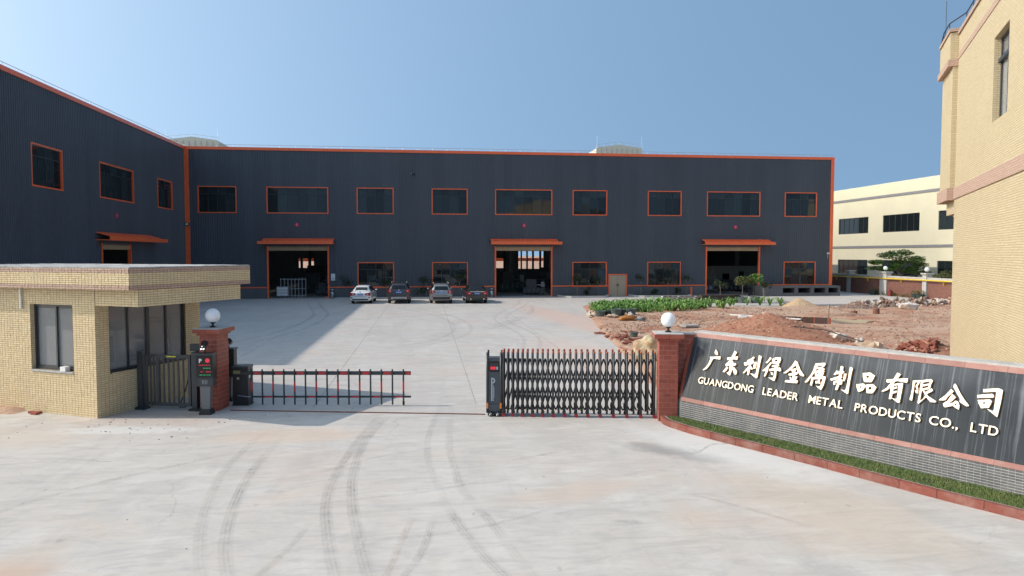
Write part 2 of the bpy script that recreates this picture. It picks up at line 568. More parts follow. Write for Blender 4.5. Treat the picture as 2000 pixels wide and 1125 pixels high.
    for ax, off in ((0, 2.95), (1, .9)):
        q = t.math('ADD', t.math('DIVIDE', t.math('ADD', s[ax], off), 4.25 if ax == 0 else 9.0), .5)
        fr = t.math('ABSOLUTE', t.math('SUBTRACT', t.math('FRACT', q), .5))
        d = t.math('ADD', t.math('MULTIPLY', fr, 4.25 if ax == 0 else 9.0), wob if ax == 0 else 0.0)
        line = t.math('MULTIPLY', t.math('SUBTRACT', 1.0, n_smooth(d, .006, .022)), .55 if ax == 0 else .28)
        c = t.mix(t.math('MULTIPLY', line, yard_only), c, (.17, .16, .15))
    t.color(c)
    t.set(Roughness=t.math('MULTIPLY_ADD', mid, .2, .68))
    t.bump(t.math('ADD', t.math('MULTIPLY', fine, .6), t.math('MULTIPLY', st, .5)), .25, .012)
    return t.mat


M['concrete'] = mk_concrete()


def mk_soil():
    t = NT('red_soil')
    p = t.pos('world')
    a = t.noise(p, .28, 7, .62, .5)
    b = t.noise(t.mapv(p, (1, 2.2, 1)), .9, 7, .65)
    f = t.noise(p, 7, 8, .75)
    c = t.ramp(a, [(.26, (.25, .075, .035)), (.40, (.38, .165, .095)), (.52, (.50, .315, .215)), (.72, (.56, .42, .31))])
    c = t.mix(t.ramp(b, [(.45, 0.0), (.70, .75)]), c, (.55, .41, .30))
    c = t.mix(t.ramp(t.noise(t.mapv(p, loc=(9, 4, 0)), .55, 6, .6), [(.55, 0.0), (.72, .85)]), c, (.30, .10, .05))
    c = t.mix(t.ramp(f, [(.42, 0.0), (.72, .75)]), c, (.17, .07, .04))
    c = t.mix(t.ramp(t.noise(p, 24, 4, .7), [(.6, 0.0), (.72, .7)]), c, (.58, .46, .36))
    t.color(c); t.set(Roughness=.95)
    t.bump(f, .7, .06)
    return t.mat


def mk_mound():
    t = NT('heaped_red_soil')
    p = t.pos('world')
    f = t.noise(p, 3.5, 8, .72)
    c = t.ramp(f, [(.3, (.22, .085, .05)), (.5, (.36, .165, .10)), (.72, (.46, .25, .17))])
    c = t.mix(t.ramp(t.noise(p, 16, 4, .7), [(.58, 0.0), (.7, .6)]), c, (.50, .36, .28))
    t.color(c); t.set(Roughness=.95)
    t.bump(t.noise(p, 9, 8, .75), .8, .06)
    return t.mat


M['soil'] = mk_soil()
M['mound'] = mk_mound()
M['sand'] = simple('tan_sand', (.47, .33, .20), .95, var=.15, vscale=6, bump=.4, bscale=40)

# far terrain below everything, then the concrete yard
o = MB(); o.quad((-900, -300, -.35), (900, -300, -.35), (900, 1500, -.35), (-900, 1500, -.35))
tag(o.obj('terrain', M['soil'], fix=False), kind='structure')
o = MB()
o.quad((-60, -30, 0), (60, -30, 0), (60, 140, 0), (-60, 140, 0))
yard = tag(o.obj('yard_concrete', M['concrete'], fix=False), kind='structure')


def mk_tyre(name, col, amt):
    t = NT(name)
    uv = t.n('ShaderNodeTexCoord').outputs['UV']
    u = t.sep(uv)
    p = t.pos('world')
    edge = t.math('MULTIPLY', t.math('SUBTRACT', 1.0, t.math('ABSOLUTE', t.math('MULTIPLY_ADD', u[0], 2.0, -1.0))), 2.0, clamp=True)
    ribs = t.math('MULTIPLY_ADD', t.math('SINE', t.math('MULTIPLY', u[0], 24.0)), .22, .62)
    lug = t.math('MULTIPLY_ADD', t.math('SINE', t.math('ADD', t.math('MULTIPLY', u[1], 70.0), t.math('MULTIPLY', u[0], 9.0))), .07, .8)
    n = t.ramp(t.noise(p, 1.1, 7, .7, .6), [(.34, .05), (.62, 1.0)])
    n2 = t.ramp(t.noise(t.mapv(p, (1, .35, 1)), 14, 6, .75), [(.32, .25), (.62, 1.0)])
    ends = t.math('MULTIPLY', u[2] if False else t.math('MINIMUM', t.math('MULTIPLY', u[1], .9), 1.0), 1.0, clamp=True)
    f = t.math('MULTIPLY', t.math('MULTIPLY', edge, ribs), t.math('MULTIPLY', t.math('MULTIPLY', lug, n), t.math('MULTIPLY', n2, amt)), clamp=True)
    at = t.n('ShaderNodeAttribute'); at.attribute_name = 'fade'
    f = t.math('MULTIPLY', f, at.outputs['Fac'], clamp=True)
    tr = t.n('ShaderNodeBsdfTransparent')
    t.color(col); t.set(Roughness=.8)
    mx = t.n('ShaderNodeMixShader'); t.put(mx.inputs[0], f)
    t.t.links.new(tr.outputs[0], mx.inputs[1]); t.t.links.new(t.b.outputs[0], mx.inputs[2])
    t.t.links.new(mx.outputs[0], t.out.inputs[0])
    return t.mat


M['tyre_dark'] = mk_tyre('tyre_mark_dark', (.28, .27, .255), .6)
M['tyre_faint'] = mk_tyre('tyre_mark_faint', (.33, .325, .315), .42)
M['tyre_soil'] = mk_tyre('tyre_mark_soil', (.40, .29, .21), .6)
_tz = [0.004]


def catmull(pts, n=10):
    P = [Vector(p).to_3d() if len(p) == 2 else Vector(p) for p in pts]
    P = [P[0] * 2 - P[1]] + P + [P[-1] * 2 - P[-2]]
    out = []
    for i in range(1, len(P) - 2):
        for k in range(n):
            q = k / n
            a, b, c, d = P[i - 1], P[i], P[i + 1], P[i + 2]
            out.append(.5 * ((2 * b) + (c - a) * q + (2 * a - 5 * b + 4 * c - d) * q * q + (3 * b - a - 3 * c + d) * q ** 3))
    out.append(P[-2])
    return out


def tyre(pts, w=.2, mat='tyre_dark'):
    C = catmull(pts, 12)
    mb = MB(); uv = []; fade = []
    L = 0; z = _tz[0]; _tz[0] += .0004
    prev = None
    acc = [0]
    for a, b in zip(C[:-1], C[1:]): acc.append(acc[-1] + (b - a).length)
    tot = acc[-1]
    rows = []
    for k, p in enumerate(C):
        t_ = (C[min(k + 1, len(C) - 1)] - C[max(k - 1, 0)]).normalized()
        nrm = Vector((-t_.y, t_.x, 0)) * w * .5
        rows.append((p + nrm, p - nrm))
    for k in range(len(C) - 1):
        (a, b), (c, d) = rows[k], rows[k + 1]
        mb.quad((b.x, b.y, z), (d.x, d.y, z), (c.x, c.y, z), (a.x, a.y, z))
        uv += [(1, acc[k]), (1, acc[k + 1]), (0, acc[k + 1]), (0, acc[k])]
        for q in (k, k + 1, k + 1, k):
            x = min(acc[q], tot - acc[q]) / max(.25 * tot, .01)
            fade.append(min(1, x) if tot < 60 else 1)
    mb.uv = uv
    ob = mb.obj('tyre_mark', M[mat], yard, fix=False)
    at = ob.data.attributes.new('fade', 'FLOAT', 'POINT')
    at.data.foreach_set('value', fade)
    ob.visible_shadow = True
    return ob


D = 'tyre_dark'; F = 'tyre_faint'
tyre([(-1.1, 18.2), (-1.26, 16.98), (-1.47, 15.37), (-1.65, 12.91), (-1.61, 11.46), (-1.4, 10.09), (-1.14, 8.85), (-.8, 7.6)], .22, D)
tyre([(-.75, 18.4), (-1.08, 16.96), (-1.33, 14.94), (-1.34, 13.02), (-1.21, 11.53), (-.97, 10.03), (-.73, 8.8), (-.4, 7.5)], .22, D)
tyre([(.4, 19.0), (.2, 17.34), (.04, 15.62), (0, 14.39), (.07, 13.01), (.2, 12.0), (.35, 11.2)], .18, F)
tyre([(.62, 18.6), (.55, 16.76), (.46, 14.73), (.52, 12.95), (.6, 11.81), (.94, 10.38), (1.15, 9.26), (1.29, 8.56), (1.6, 7.3)], .2, F)
tyre([(.22, 11.7), (.27, 11.35), (.48, 10.24), (.76, 9.14), (.94, 8.6), (1.3, 7.4)], .2, D)
tyre([(-3.5, 16.7), (-3.65, 15.85), (-3.74, 13.95), (-3.6, 12.31), (-3.34, 10.9), (-3.04, 9.76), (-2.79, 9.05), (-2.4, 8)], .2, F)
tyre([(-3.0, 16.4), (-3.16, 15.58), (-3.2, 13.25), (-3.08, 11.75), (-2.91, 10.65), (-2.7, 9.72), (-2.47, 9.01), (-2.1, 8)], .22, D)
tyre([(-1.72, 10.7), (-1.75, 10.51), (-1.89, 9.71), (-2.08, 9.03), (-2.4, 8.2)], .14, D)
tyre([(-.2, 10.8), (-.27, 10.43), (-.39, 9.7), (-.51, 8.77), (-.7, 7.9)], .14, 'tyre_soil')
tyre([(.12, 10.9), (.07, 10.49), (-.07, 9.49), (-.29, 8.75), (-.6, 7.9)], .15, D)
tyre([(-3.4, 14.9), (-4.4, 14.2), (-5.6, 13.1), (-6.5, 11.9), (-7.0, 10.6)], .2, F)
tyre([(-2.2, 12.9), (-1.0, 14.0), (.2, 14.6)], .12, F)
tyre([(-2.6, 11.3), (-1.2, 11.6), (.1, 11.9), (1.3, 12.5)], .1, F)
tyre([(-.9, 9.9), (.1, 10.0), (1.2, 10.4), (2.2, 11.0)], .13, F)
tyre([(1.2, 13.3), (1.9, 13.6), (2.9, 14.1)], .09, 'tyre_soil')
tyre([(4.2, 11.3), (4.7, 10.8), (5.6, 9.6)], .13, 'tyre_soil')
tyre([(2.7, 10.2), (2.95, 10.15), (3.2, 10.1)], .16, D)
tyre([(2.1, 12.6), (2.4, 12.55), (2.8, 12.55)], .12, F)
tyre([(-1.5, 12.9), (-1.9, 12.6), (-2.4, 12.4)], .08, F)
tyre([(-2.75, 12.2), (-2.55, 12.15), (-2.35, 12.1)], .22, D)
tyre([(-5.35, 10.4), (-5.2, 10.38), (-5.0, 10.4)], .2, D)
tyre([(-6.3, 12.7), (-6.1, 12.7), (-5.9, 12.75)], .14, D)
# sweeping marks in the yard behind the gate
for dx in (0, .9):
    tyre([(-5.6 + dx, 56), (-2.0 + dx, 52.5), (.6 + dx, 46), (1.5 + dx, 39.5), (.9 + dx, 34.5), (-.9 + dx, 31.2), (-3.4 + dx, 29.2)], .3, F)
    tyre([(1.2, 33.9 + dx), (3.3, 37.6 + dx), (5.3, 42.0 + dx), (7.2, 48 + dx), (8.2, 55 + dx)], .3, F)
    tyre([(-9.6, 36 + dx), (-7.0, 40.5 + dx), (-3.2, 44.5 + dx), (2.0, 46.5 + dx), (7.5, 47.5 + dx)], .3, F)
    tyre([(-12.5 + dx, 44), (-9.0 + dx, 52), (-6.5 + dx, 60), (-5.6 + dx, 64)], .3, D)
    tyre([(-9.5 + dx, 30), (-7.5 + dx, 38), (-7.3 + dx, 47), (-9.2 + dx, 57), (-10.6 + dx, 65)], .3, D)
    tyre([(2.3, 38.2 + dx), (5.8, 37.6 + dx), (8.0, 40.2 + dx)], .25, F)
    tyre([(-13, 40 + dx * 1.5), (-5, 49 + dx * 1.5), (4, 54.5 + dx * 1.5), (13, 57 + dx * 1.5)], .3, F)
    tyre([(3.2 + dx * .8, 20), (3.6 + dx * .8, 27), (4.6 + dx * .8, 34), (4.2 + dx * .8, 44), (7 + dx * .8, 55), (8.4 + dx * .8, 64)], .26, F)

# gate rail set in the concrete
gx, gy = Vector((.985, -.172, 0)), Vector((.172, .985, 0))
rail = thing('gate_rail', (-5.0, 18.72, 0), math.atan2(-.19, .982), 'rusty guide rail laid across the entrance in front of the striped barrier', 'rail')
box('rail_bar', simple('rusty_rail', (.20, .075, .045), .7, var=.3, vscale=9), rail, 0, 6.55, -.02, .02, .0035, .022)

# ---- soil yard
EDGE_L = [(53.0, 11.75), (37.6, 9.2), (27.7, 7.75), (18.0, 6.35)]


def edge_left(y):
    for (y1, x1), (y0, x0) in zip(EDGE_L[:-1], EDGE_L[1:]):
        if y >= y0: return x0 + (x1 - x0) * (y - y0) / (y1 - y0)
    return 6.35


def edge_back(x):
    if x < 25: return 53.0 - (x - 11.7) * .24
    if x < 31: return 49.8
    return 49.8 + (x - 31) * .09


PUD = [(21.0, 41.9), (22.9, 42.4), (24.6, 41.3), (25.8, 39.9), (26.2, 38.6), (24.6, 37.5), (22.4, 37.3), (20.6, 38.4), (19.9, 40.4)]


def in_poly(x, y, P):
    c = False; j = len(P) - 1
    for i in range(len(P)):
        if (P[i][1] > y) != (P[j][1] > y) and x < (P[j][0] - P[i][0]) * (y - P[i][1]) / (P[j][1] - P[i][1]) + P[i][0]: c = not c
        j = i
    return c


def dpoly(x, y, P):
    best = 1e9
    for i in range(len(P)):
        ax, ay = P[i]; bx, by = P[(i + 1) % len(P)]
        dx, dy = bx - ax, by - ay
        t_ = max(0, min(1, ((x - ax) * dx + (y - ay) * dy) / (dx * dx + dy * dy)))
        best = min(best, math.hypot(x - ax - t_ * dx, y - ay - t_ * dy))
    return best if in_poly(x, y, P) else -best


def dirt_z(x, y):
    n = .5 * noise.noise(Vector((x * .35, y * .35, 0))) + .3 * noise.noise(Vector((x * 1.1, y * 1.1, 3))) + .2 * noise.noise(Vector((x * 3, y * 3, 7)))
    z = .13 + .09 * n
    w = .15 * noise.noise(Vector((x * 1.3, y * 1.3, 11)))
    d = min(x - edge_left(y) + w * .3, edge_back(x) - y + w)
    k = smoothstep(-.06, .3, d)
    z = -.07 + (z + .07) * k
    p = dpoly(x, y, PUD)
    if p > -1.2: z = z * (1 - smoothstep(-.9, .35, p)) + .03 * smoothstep(-.9, .35, p)
    return z


mb = MB()
X0, X1, Y0, Y1, ST = 6.0, 46.0, 17.5, 55.5, .26
nx, ny = int((X1 - X0) / ST), int((Y1 - Y0) / ST)
for j in range(ny + 1):
    for i in range(nx + 1):
        x, y = X0 + i * ST, Y0 + j * ST
        mb.v.append((x, y, dirt_z(x, y)))
for j in range(ny):
    for i in range(nx):
        a = j * (nx + 1) + i
        z4 = [mb.v[q][2] for q in (a, a + 1, a + nx + 2, a + nx + 1)]
        if max(z4) > -.05:
            mb.f.append((a, a + 1, a + nx + 2, a + nx + 1)); mb.m.append(0)
tag(mb.obj('soil_yard', M['soil'], smooth=True, fix=False), kind='structure')
t = NT('muddy_water'); t.color((.20, .085, .05)); t.set(Roughness=.03); t.b.inputs['Specular IOR Level'].default_value = 1.0
t.b.inputs['IOR'].default_value = 1.7
M['water'] = t.mat
mb = MB(); mb.poly([(x * 1.0, y * 1.0, .062) for x, y in PUD])
tag(mb.obj('puddle_water', M['water'], fix=False), kind='structure')
# soil strip at the left of the guard house
mb = MB()
for j in range(13):
    for i in range(31):
        x = -14.5 + i * .16; y = 18.6 + j * .16 + (-10.3 - x) * .48
        e = min(smoothstep(0, .5, (j - .5) * .16 + .1 * noise.noise(Vector((x * 2, y * 2, 0)))), smoothstep(0, .6, -10.0 - x + .2 * noise.noise(Vector((x, y * 2, 4)))))
        mb.v.append((x, y, -.03 + e * (.11 + .07 * noise.noise(Vector((x * 2.3, y * 2.3, 9))))))
for j in range(12):
    for i in range(30):
        a = j * 31 + i; mb.f.append((a, a + 1, a + 32, a + 31)); mb.m.append(0)
tag(mb.obj('soil_strip', M['soil'], smooth=True, fix=False), kind='structure')


def heap(name, cx, cy, rx, ry, h, mat, label, cat, rot=0, rough=.25, seed=0, sx=44, extra=None):
    mb = MB()
    for j in range(sx + 1):
        for i in range(sx + 1):
            u, v = (i / sx * 2 - 1) * 1.25, (j / sx * 2 - 1) * 1.25
            x = cx + rx * u * math.cos(rot) - ry * v * math.sin(rot); y = cy + rx * u * math.sin(rot) + ry * v * math.cos(rot)
            r = math.hypot(u, v)
            n = noise.noise(Vector((x * .8 + seed, y * .8, 2))) * .5 + noise.noise(Vector((x * 2.4 + seed, y * 2.4, 5))) * .3 + noise.noise(Vector((x * 6, y * 6, seed))) * .2
            k = max(0, 1 - r * (1 + .25 * n))
            k = k ** .9 if k < .75 else k
            z = h * (min(k, .93 + .07 * k) + rough * n * min(1, k * 4) * .55)
            if extra: z += extra(x, y) * min(1, k * 3)
            mb.v.append((x, y, max(z, 0) + .02 if k > 0 else -.05))
    for j in range(sx):
        for i in range(sx):
            a = j * (sx + 1) + i
            if max(mb.v[q][2] for q in (a, a + 1, a + sx + 2, a + sx + 1)) > 0:
                mb.f.append((a, a + 1, a + sx + 2, a + sx + 1)); mb.m.append(0)
    ob = mb.obj(name, mat, smooth=True, fix=False)
    HEAPS.append((list(mb.v), list(mb.f)))
    return tag(ob, label, cat)


HEAPS = []
heap('soil_mound', 15.7, 31.2, 4.1, 3.1, 1.3, M['mound'], 'big heap of red soil behind the company name wall', 'mound', rot=-.25, seed=3, sx=80, rough=.42)
heap('sand_pile', 28.2, 51.0, 1.4, 1.2, .66, M['sand'], 'small cone of tan sand on the concrete path by the last door', 'sand pile', rough=.1, seed=5)
heap('rubble_mound', 30.6, 47.4, 2.2, 1.1, .55, simple('grey_rubble_earth', (.24, .17, .14), .95, var=.35, vscale=9, bump=.6), 'low grey heap of broken debris at the left end of the stone row', 'mound', rough=.9, seed=8)
heap('rubble_mound', 19.6, 25.0, 2.4, 1.6, .55, M['mound'], 'low rise of red soil under the broken bricks beside the yellow tiled building', 'mound', rot=.7, rough=.4, seed=9)
heap('gravel_mound', 26.6, 42.0, 2.6, 1.2, .22, simple('brown_gravel_earth', (.30, .20, .15), .95, var=.35, vscale=9, bump=.6), 'flat spread of brown gravel just past the muddy puddle', 'mound', rough=.5, seed=12)

# ------------------------------------------------------------------ L-shaped factory hall
FY, FX0, FX1, HT = 65.7, -21.05, 39.55, 13.2
fac = thing('factory_hall', (0, 0, 0), 0, 'long dark grey corrugated metal factory hall in an L shape with orange trim', 'building')
PIT = .2
PROF = [(0, 0.0), (.105, 0.0), (.125, .05), (.18, .05), (.2, 0.0)]


def ribbed(a0, a1, z0, z1, holes, place):
    """vertical ribs along a; holes = (a0,a1,z0,z1); place(a, out, z) -> point"""
    mb = MB()
    nseg = int(round((a1 - a0) / PIT))
    for k in range(nseg):
        b = a0 + k * PIT
        for (u0, o0), (u1, o1) in zip(PROF[:-1], PROF[1:]):
            mid = b + (u0 + u1) / 2
            cuts = sorted((h[2], h[3]) for h in holes if h[0] < mid < h[1])
            z = z0; spans = []
            for c0, c1 in cuts:
                if c0 > z: spans.append((z, c0))
                z = max(z, c1)
            if z < z1: spans.append((z, z1))
            for s0, s1 in spans:
                mb.quad(place(b + u0, o0, s0), place(b + u1, o1, s0), place(b + u1, o1, s1), place(b + u0, o0, s1))
    return mb


UP = [(-19.86, -16.74), (-14.0, -8.8), (-6.12, -3.0), (.61, 3.73), (6.43, 11.62), (13.73, 16.87), (20.99, 24.14), (26.83, 32.03), (34.71, 37.85)]
LO = [(-6.12, -3.0), (.61, 3.73), (13.73, 16.87), (20.99, 24.14), (34.71, 37.85)]
DO = [(-14.0, -8.84), (6.43, 11.6), (26.8, 32.03)]
WZ0, WZ1, LZ0, LZ1, DZ = 7.7, 9.9, .97, 3.17, 4.58
DD = (17.2, 18.84, 2.02)
holes = [(a, b, WZ0, WZ1) for a, b in UP] + [(a, b, LZ0, LZ1) for a, b in LO] + [(a, b, 0, DZ) for a, b in DO] + [(DD[0], DD[1], 0, DD[2])]
PL = .96
wall_b = ribbed(FX0 + .05, FX1, PL, HT, holes, lambda a, o, z: (a, FY - o, z)).obj('front_wall', M['sheet'], fac, fix=False)
# wing on the left: plane x = FX0, facing +x
WY0 = 28.2
LUP = [(41.25, 44.4), (49.28, 54.55), (59.35, 62.48)]
LDO = [(49.3, 53.7)]
lholes = [(a, b, WZ0 + .04, WZ1 + .02) for a, b in LUP] + [(a, b, 0, DZ) for a, b in LDO]
ribbed(WY0, FY - .1, PL, HT, lholes, lambda a, o, z: (FX0 + o, a, z)).obj('wing_wall', M['sheet'], fac, fix=False)
# plinth (rendered masonry) between the openings
cuts = sorted([(a, b) for a, b in DO] + [DD[:2]])
x = FX0 + .3
for a, b in cuts:
    e = .06 if (a, b) == DD[:2] else .12
    box('plinth', M['plinth'], fac, x, a - e, FY - .05, FY + .2, -.1, PL - .02); x = b + e
box('plinth', M['plinth'], fac, x, FX1, FY - .05, FY + .2, -.1, PL - .02)
box('plinth', M['plinth'], fac, FX0 - .2, FX0 + .05, WY0, LDO[0][0] - .1, -.1, PL - .02)
box('plinth', M['plinth'], fac, FX0 - .2, FX0 + .05, LDO[0][1] + .1, FY - .1, -.1, PL - .02)
# orange trims: eaves, sill line, corners
mb = MB()
mb.box(FX0 - .02, FX1 + .12, FY - .09, FY + .35, HT - .02, HT + .23)
mb.obj('eaves_trim', M['orange'], fac, fix=False)
MB().box(FX0 - .35, FX0 + .09, WY0 - .1, FY - .1, HT - .02, HT + .23).obj('eaves_trim', M['orange'], fac, fix=False)
x = FX0 + .3
for a, b in cuts:
    box('sill_trim', M['orange'], fac, x, a - .125, FY - .085, FY + .02, PL - .02, PL + .085); x = b + .125
box('sill_trim', M['orange'], fac, x, FX1 - .02, FY - .085, FY + .02, PL - .02, PL + .085)
box('corner_trim', M['orange'], fac, FX0 + .04, FX0 + .42, FY - .16, FY - .06, .0, HT - .02)
box('corner_trim', M['orange'], fac, FX1 - .22, FX1 + .1, FY - .1, FY + .3, PL - .02, HT - .02)
# roof, ridge ventilators, side and back walls (closed hall)
t = NT('roof_light_sheet')
tr_ = t.n('ShaderNodeBsdfTransparent'); tr_.inputs[0].default_value = (.55, .58, .55, 1)
t.color((.5, .52, .5)); mx = t.n('ShaderNodeMixShader'); mx.inputs[0].default_value = .45
t.t.links.new(tr_.outputs[0], mx.inputs[1]); t.t.links.new(t.b.outputs[0], mx.inputs[2]); t.t.links.new(mx.outputs[0], t.out.inputs[0])
M['roof_light'] = t.mat


def roof_field(x0, x1, y0, y1, n):
    mb = MB(); z = HT - .1; x = x0
    for k in range(n):
        a = x0 + (x1 - x0) * (k + .5) / n
        mb.quad((x, y0, z), (a, y0, z), (a, y1, z), (x, y1, z))
        mb.quad((a, y0, z), (a + .9, y0, z), (a + .9, y0 + 4, z), (a, y0 + 4, z)); mb.quad((a, y1 - 4, z), (a + .9, y1 - 4, z), (a + .9, y1, z), (a, y1, z))
        MB().box(a, a + .9, y0 + 4, y1 - 4, z, z + .02).obj('roof_light', M['roof_light'], fac, fix=False)
        x = a + .9
    mb.quad((x, y0, z), (x1, y0, z), (x1, y1, z), (x, y1, z))
    mb.obj('roof', M['roof_sheet'], fac, fix=False)


roof_field(FX0, FX1, FY + .2, 100.4, 9)
roof_field(FX0 - 46, FX0, WY0, 100.4, 6)
box('side_wall', M['sheet'], fac, FX1 - .15, FX1, FY + .3, 100.4, 0, HT - .1)
box('side_wall', M['sheet'], fac, FX0 - 46, FX0 - 45.8, WY0, 100.4, 0, HT - .1)
box('side_wall', M['sheet'], fac, FX0 - 46, FX0 - .05, WY0, WY0 + .15, 0, HT - .12)
# back wall with its openings
BO = [(13.0, 13.31, 1.9, 4.4), (13.53, 14.12, 1.9, 4.4), (14.37, 14.95, 1.9, 4.4), (15.25, 15.98, 1.9, 4.4), (16.3, 16.6, 2.1, 4.4), (9.8, 11.05, 2.0, 3.4),
      (-17.36, -17.14, 2.1, 3.4), (-16.8, -16.1, 2.1, 3.4), (-15.9, -15.35, 2.3, 3.4)]
mb = MB()
BY = 100.2
xs_ = sorted(set([FX0 - 46, FX1] + [q for o_ in BO for q in o_[:2]]))
for a, b in zip(xs_[:-1], xs_[1:]):
    mid = (a + b) / 2; z = 0
    for o_ in sorted([o_ for o_ in BO if o_[0] < mid < o_[1]], key=lambda q: q[2]):
        mb.box(a, b, BY, BY + .15, z, o_[2]); z = o_[3]
    mb.box(a, b, BY, BY + .15, z, HT - .1)
mb.obj('back_wall', M['hall_inside'], fac, fix=False)
box('inner_floor', simple('hall_floor', (.36, .36, .35), .6, var=.15, vscale=.6), fac, FX0 - 45, FX1 - .2, FY + .2, BY, -.1, .008)
box('inner_floor', simple('hall_floor_wing', (.36, .36, .35), .6, var=.15, vscale=.6), fac, FX0 - 45, FX0 - .21, WY0 + .2, FY + .15, -.1, .006)
box('back_canopy', M['orange'], fac, -20, 20, 101.2, 101.6, 2.98, 3.42)
box('inner_lining', M['hall_inside'], fac, FX0 + 1, FX1 - .3, FY + .22, FY + .26, 5.2, 7.5)
# columns inside
for k in range(9):
    box('inner_column', M['hall_inside'], fac, -18 + k * 6.9, -17.6 + k * 6.9, 82, 82.35, 0, HT - .2)
    if k < 8: box('inner_column', M['machine'], fac, -15 + k * 6.3, -14.75 + k * 6.3, 94, 94.3, 0, HT - .2)
# white partition room behind the last door
part = thing('partition_room', (0, 0, 0), 0, 'white walled room with a doorway inside the hall behind the right hand door', 'room')
mb = MB(); mb.box(30.2, 36.5, 80, 80.15, 0, 2.6); mb.box(37.32, 39.3, 80, 80.15, 0, 2.6); mb.box(36.5, 37.32, 80, 80.15, 1.95, 2.6)
mb.obj('wall', M['room'], part, fix=False)
box('door_frame', M['white_paint'], part, 36.3, 36.5, 79.9, 79.98, 0, 2.1)
box('window', M['screen'], part, 34.6, 35.4, 79.9, 79.99, 1.0, 1.7)
box('column', M['white_paint'], part, 33.5, 33.75, 79.7, 79.95, 0, 2.5)


def monitor(x0, x1, y0, y1, zb, ze, zr, warm):
    mt = M['beige_sheet']
    mb = MB(); xc = (x0 + x1) / 2
    mb.prism([(x0, zb), (x1, zb), (x1, ze - .18), (x1 - .22, ze), (xc, zr), (x0 + .22, ze), (x0, ze - .18)], y0, y1)
    v = mb.obj('ridge_ventilator', mt, fac)
    mb = MB()
    n = 9
    for k in range(1, n):
        x = x0 + (x1 - x0) * k / n
        mb.box(x - .04, x + .04, y0 - .05, y0 - .003, zb, ze - .15)
    mb.obj('seam', simple('beige_seam', (.36, .34, .28), .6), v, fix=False)
    mb = MB()
    mb.tube([(x0, y0 - .02, ze + .28), (xc, y0 - .02, zr + .28), (x1, y0 - .02, ze + .28)], .018, 5)
    for k in range(7):
        x = x0 + (x1 - x0) * k / 6
        z = ze + (zr - ze) * (1 - abs(x - xc) / (xc - x0))
        mb.tube([(x, y0 - .02, z - .05), (x, y0 - .02, z + .28)], .014, 4)
    mb.tube([(x0 + .1, y0, ze), (x0 + .1, y0, ze + 1.3)], .012, 4)
    mb.tube([(x1 - .1, y0, ze), (x1 - .1, y0, ze + 1.3)], .012, 4)
    mb.obj('lightning_rod', M['steel'], v, fix=False)


monitor(20.55, 26.3, 85, 112, 13.0, 16.95, 17.3, 1)
monitor(-29.2, -23.4, 85, 112, 13.0, 16.95, 17.3, 0)
# lightning wire along the eaves
mb = MB()
zw = HT + .23
mb.tube([(FX0 + .1, FY - .02, zw + .2), (FX1 + .1, FY - .02, zw + .2)], .016, 5)
n = 45
for k in range(n + 1):
    x = FX0 + .1 + (FX1 - FX0) * k / n
    mb.tube([(x, FY - .02, zw - .02), (x, FY - .02, zw + .2)], .014, 4)
mb.tube([(FX0 - .02, WY0, zw + .2), (FX0 - .02, FY, zw + .2)], .016, 5)
for k in range(29):
    y = WY0 + (FY - WY0) * k / 28
    mb.tube([(FX0 - .02, y, zw - .02), (FX0 - .02, y, zw + .2)], .014, 4)
mb.obj('lightning_wire', M['steel'], fac, fix=False)


def window(w, h, nb, upper):
    """window built in the x-z plane, outside towards -y; origin at its lower left corner"""
    root = bpy.data.objects.new('window', None); COL.objects.link(root); root.parent = fac
    fw = .085
    mb = MB()
    mb.box(-fw, w + fw, -.065, .05, h, h + fw); mb.box(-fw, w + fw, -.065, .05, -fw, 0)
    mb.box(-fw, 0, -.063, .05, 0, h); mb.box(w, w + fw, -.063, .05, 0, h)
    mb.obj('frame', M['orange'], root, fix=False)
    mb = MB()
    tr = h * .73
    mb.box(0, w, .03, .08, tr - .025, tr + .025)
    for k in range(1, nb):
        x = w * k / nb
        mb.box(x - .022, x + .022, .032, .078, 0, tr - .025)
        if k % 2 == 0 or nb < 3: mb.box(x - .022, x + .022, .032, .078, tr + .025, h)
    mb.obj('glazing_bar', M['dark_frame'], root, fix=False)
    for k in range(nb):
        x0, x1 = w * k / nb + .012, w * (k + 1) / nb - .012
        for z0, z1 in ((.012, tr - .012), (tr + .012, h - .012)):
            p = MB().box(-(x1 - x0) / 2, (x1 - x0) / 2, 0, .006, -(z1 - z0) / 2, (z1 - z0) / 2).obj('pane', M['glass'], root, fix=False)
            p.location = ((x0 + x1) / 2, .052, (z0 + z1) / 2); p.rotation_euler = (rnd.gauss(0, .008), 0, rnd.gauss(0, .008))
    return root


for a, b in UP:
    r_ = window(b - a, WZ1 - WZ0, 6 if b - a > 4 else 4, True); r_.location = (a, FY, WZ0)
for a, b in LO:
    r_ = window(b - a, LZ1 - LZ0, 4, False); r_.location = (a, FY, LZ0)
for a, b in LUP:
    r_ = window(b - a, WZ1 - WZ0 - .02, 6 if b - a > 4 else 4, True); r_.location = (FX0, a, WZ0 + .04); r_.rotation_euler = (0, 0, R(90))


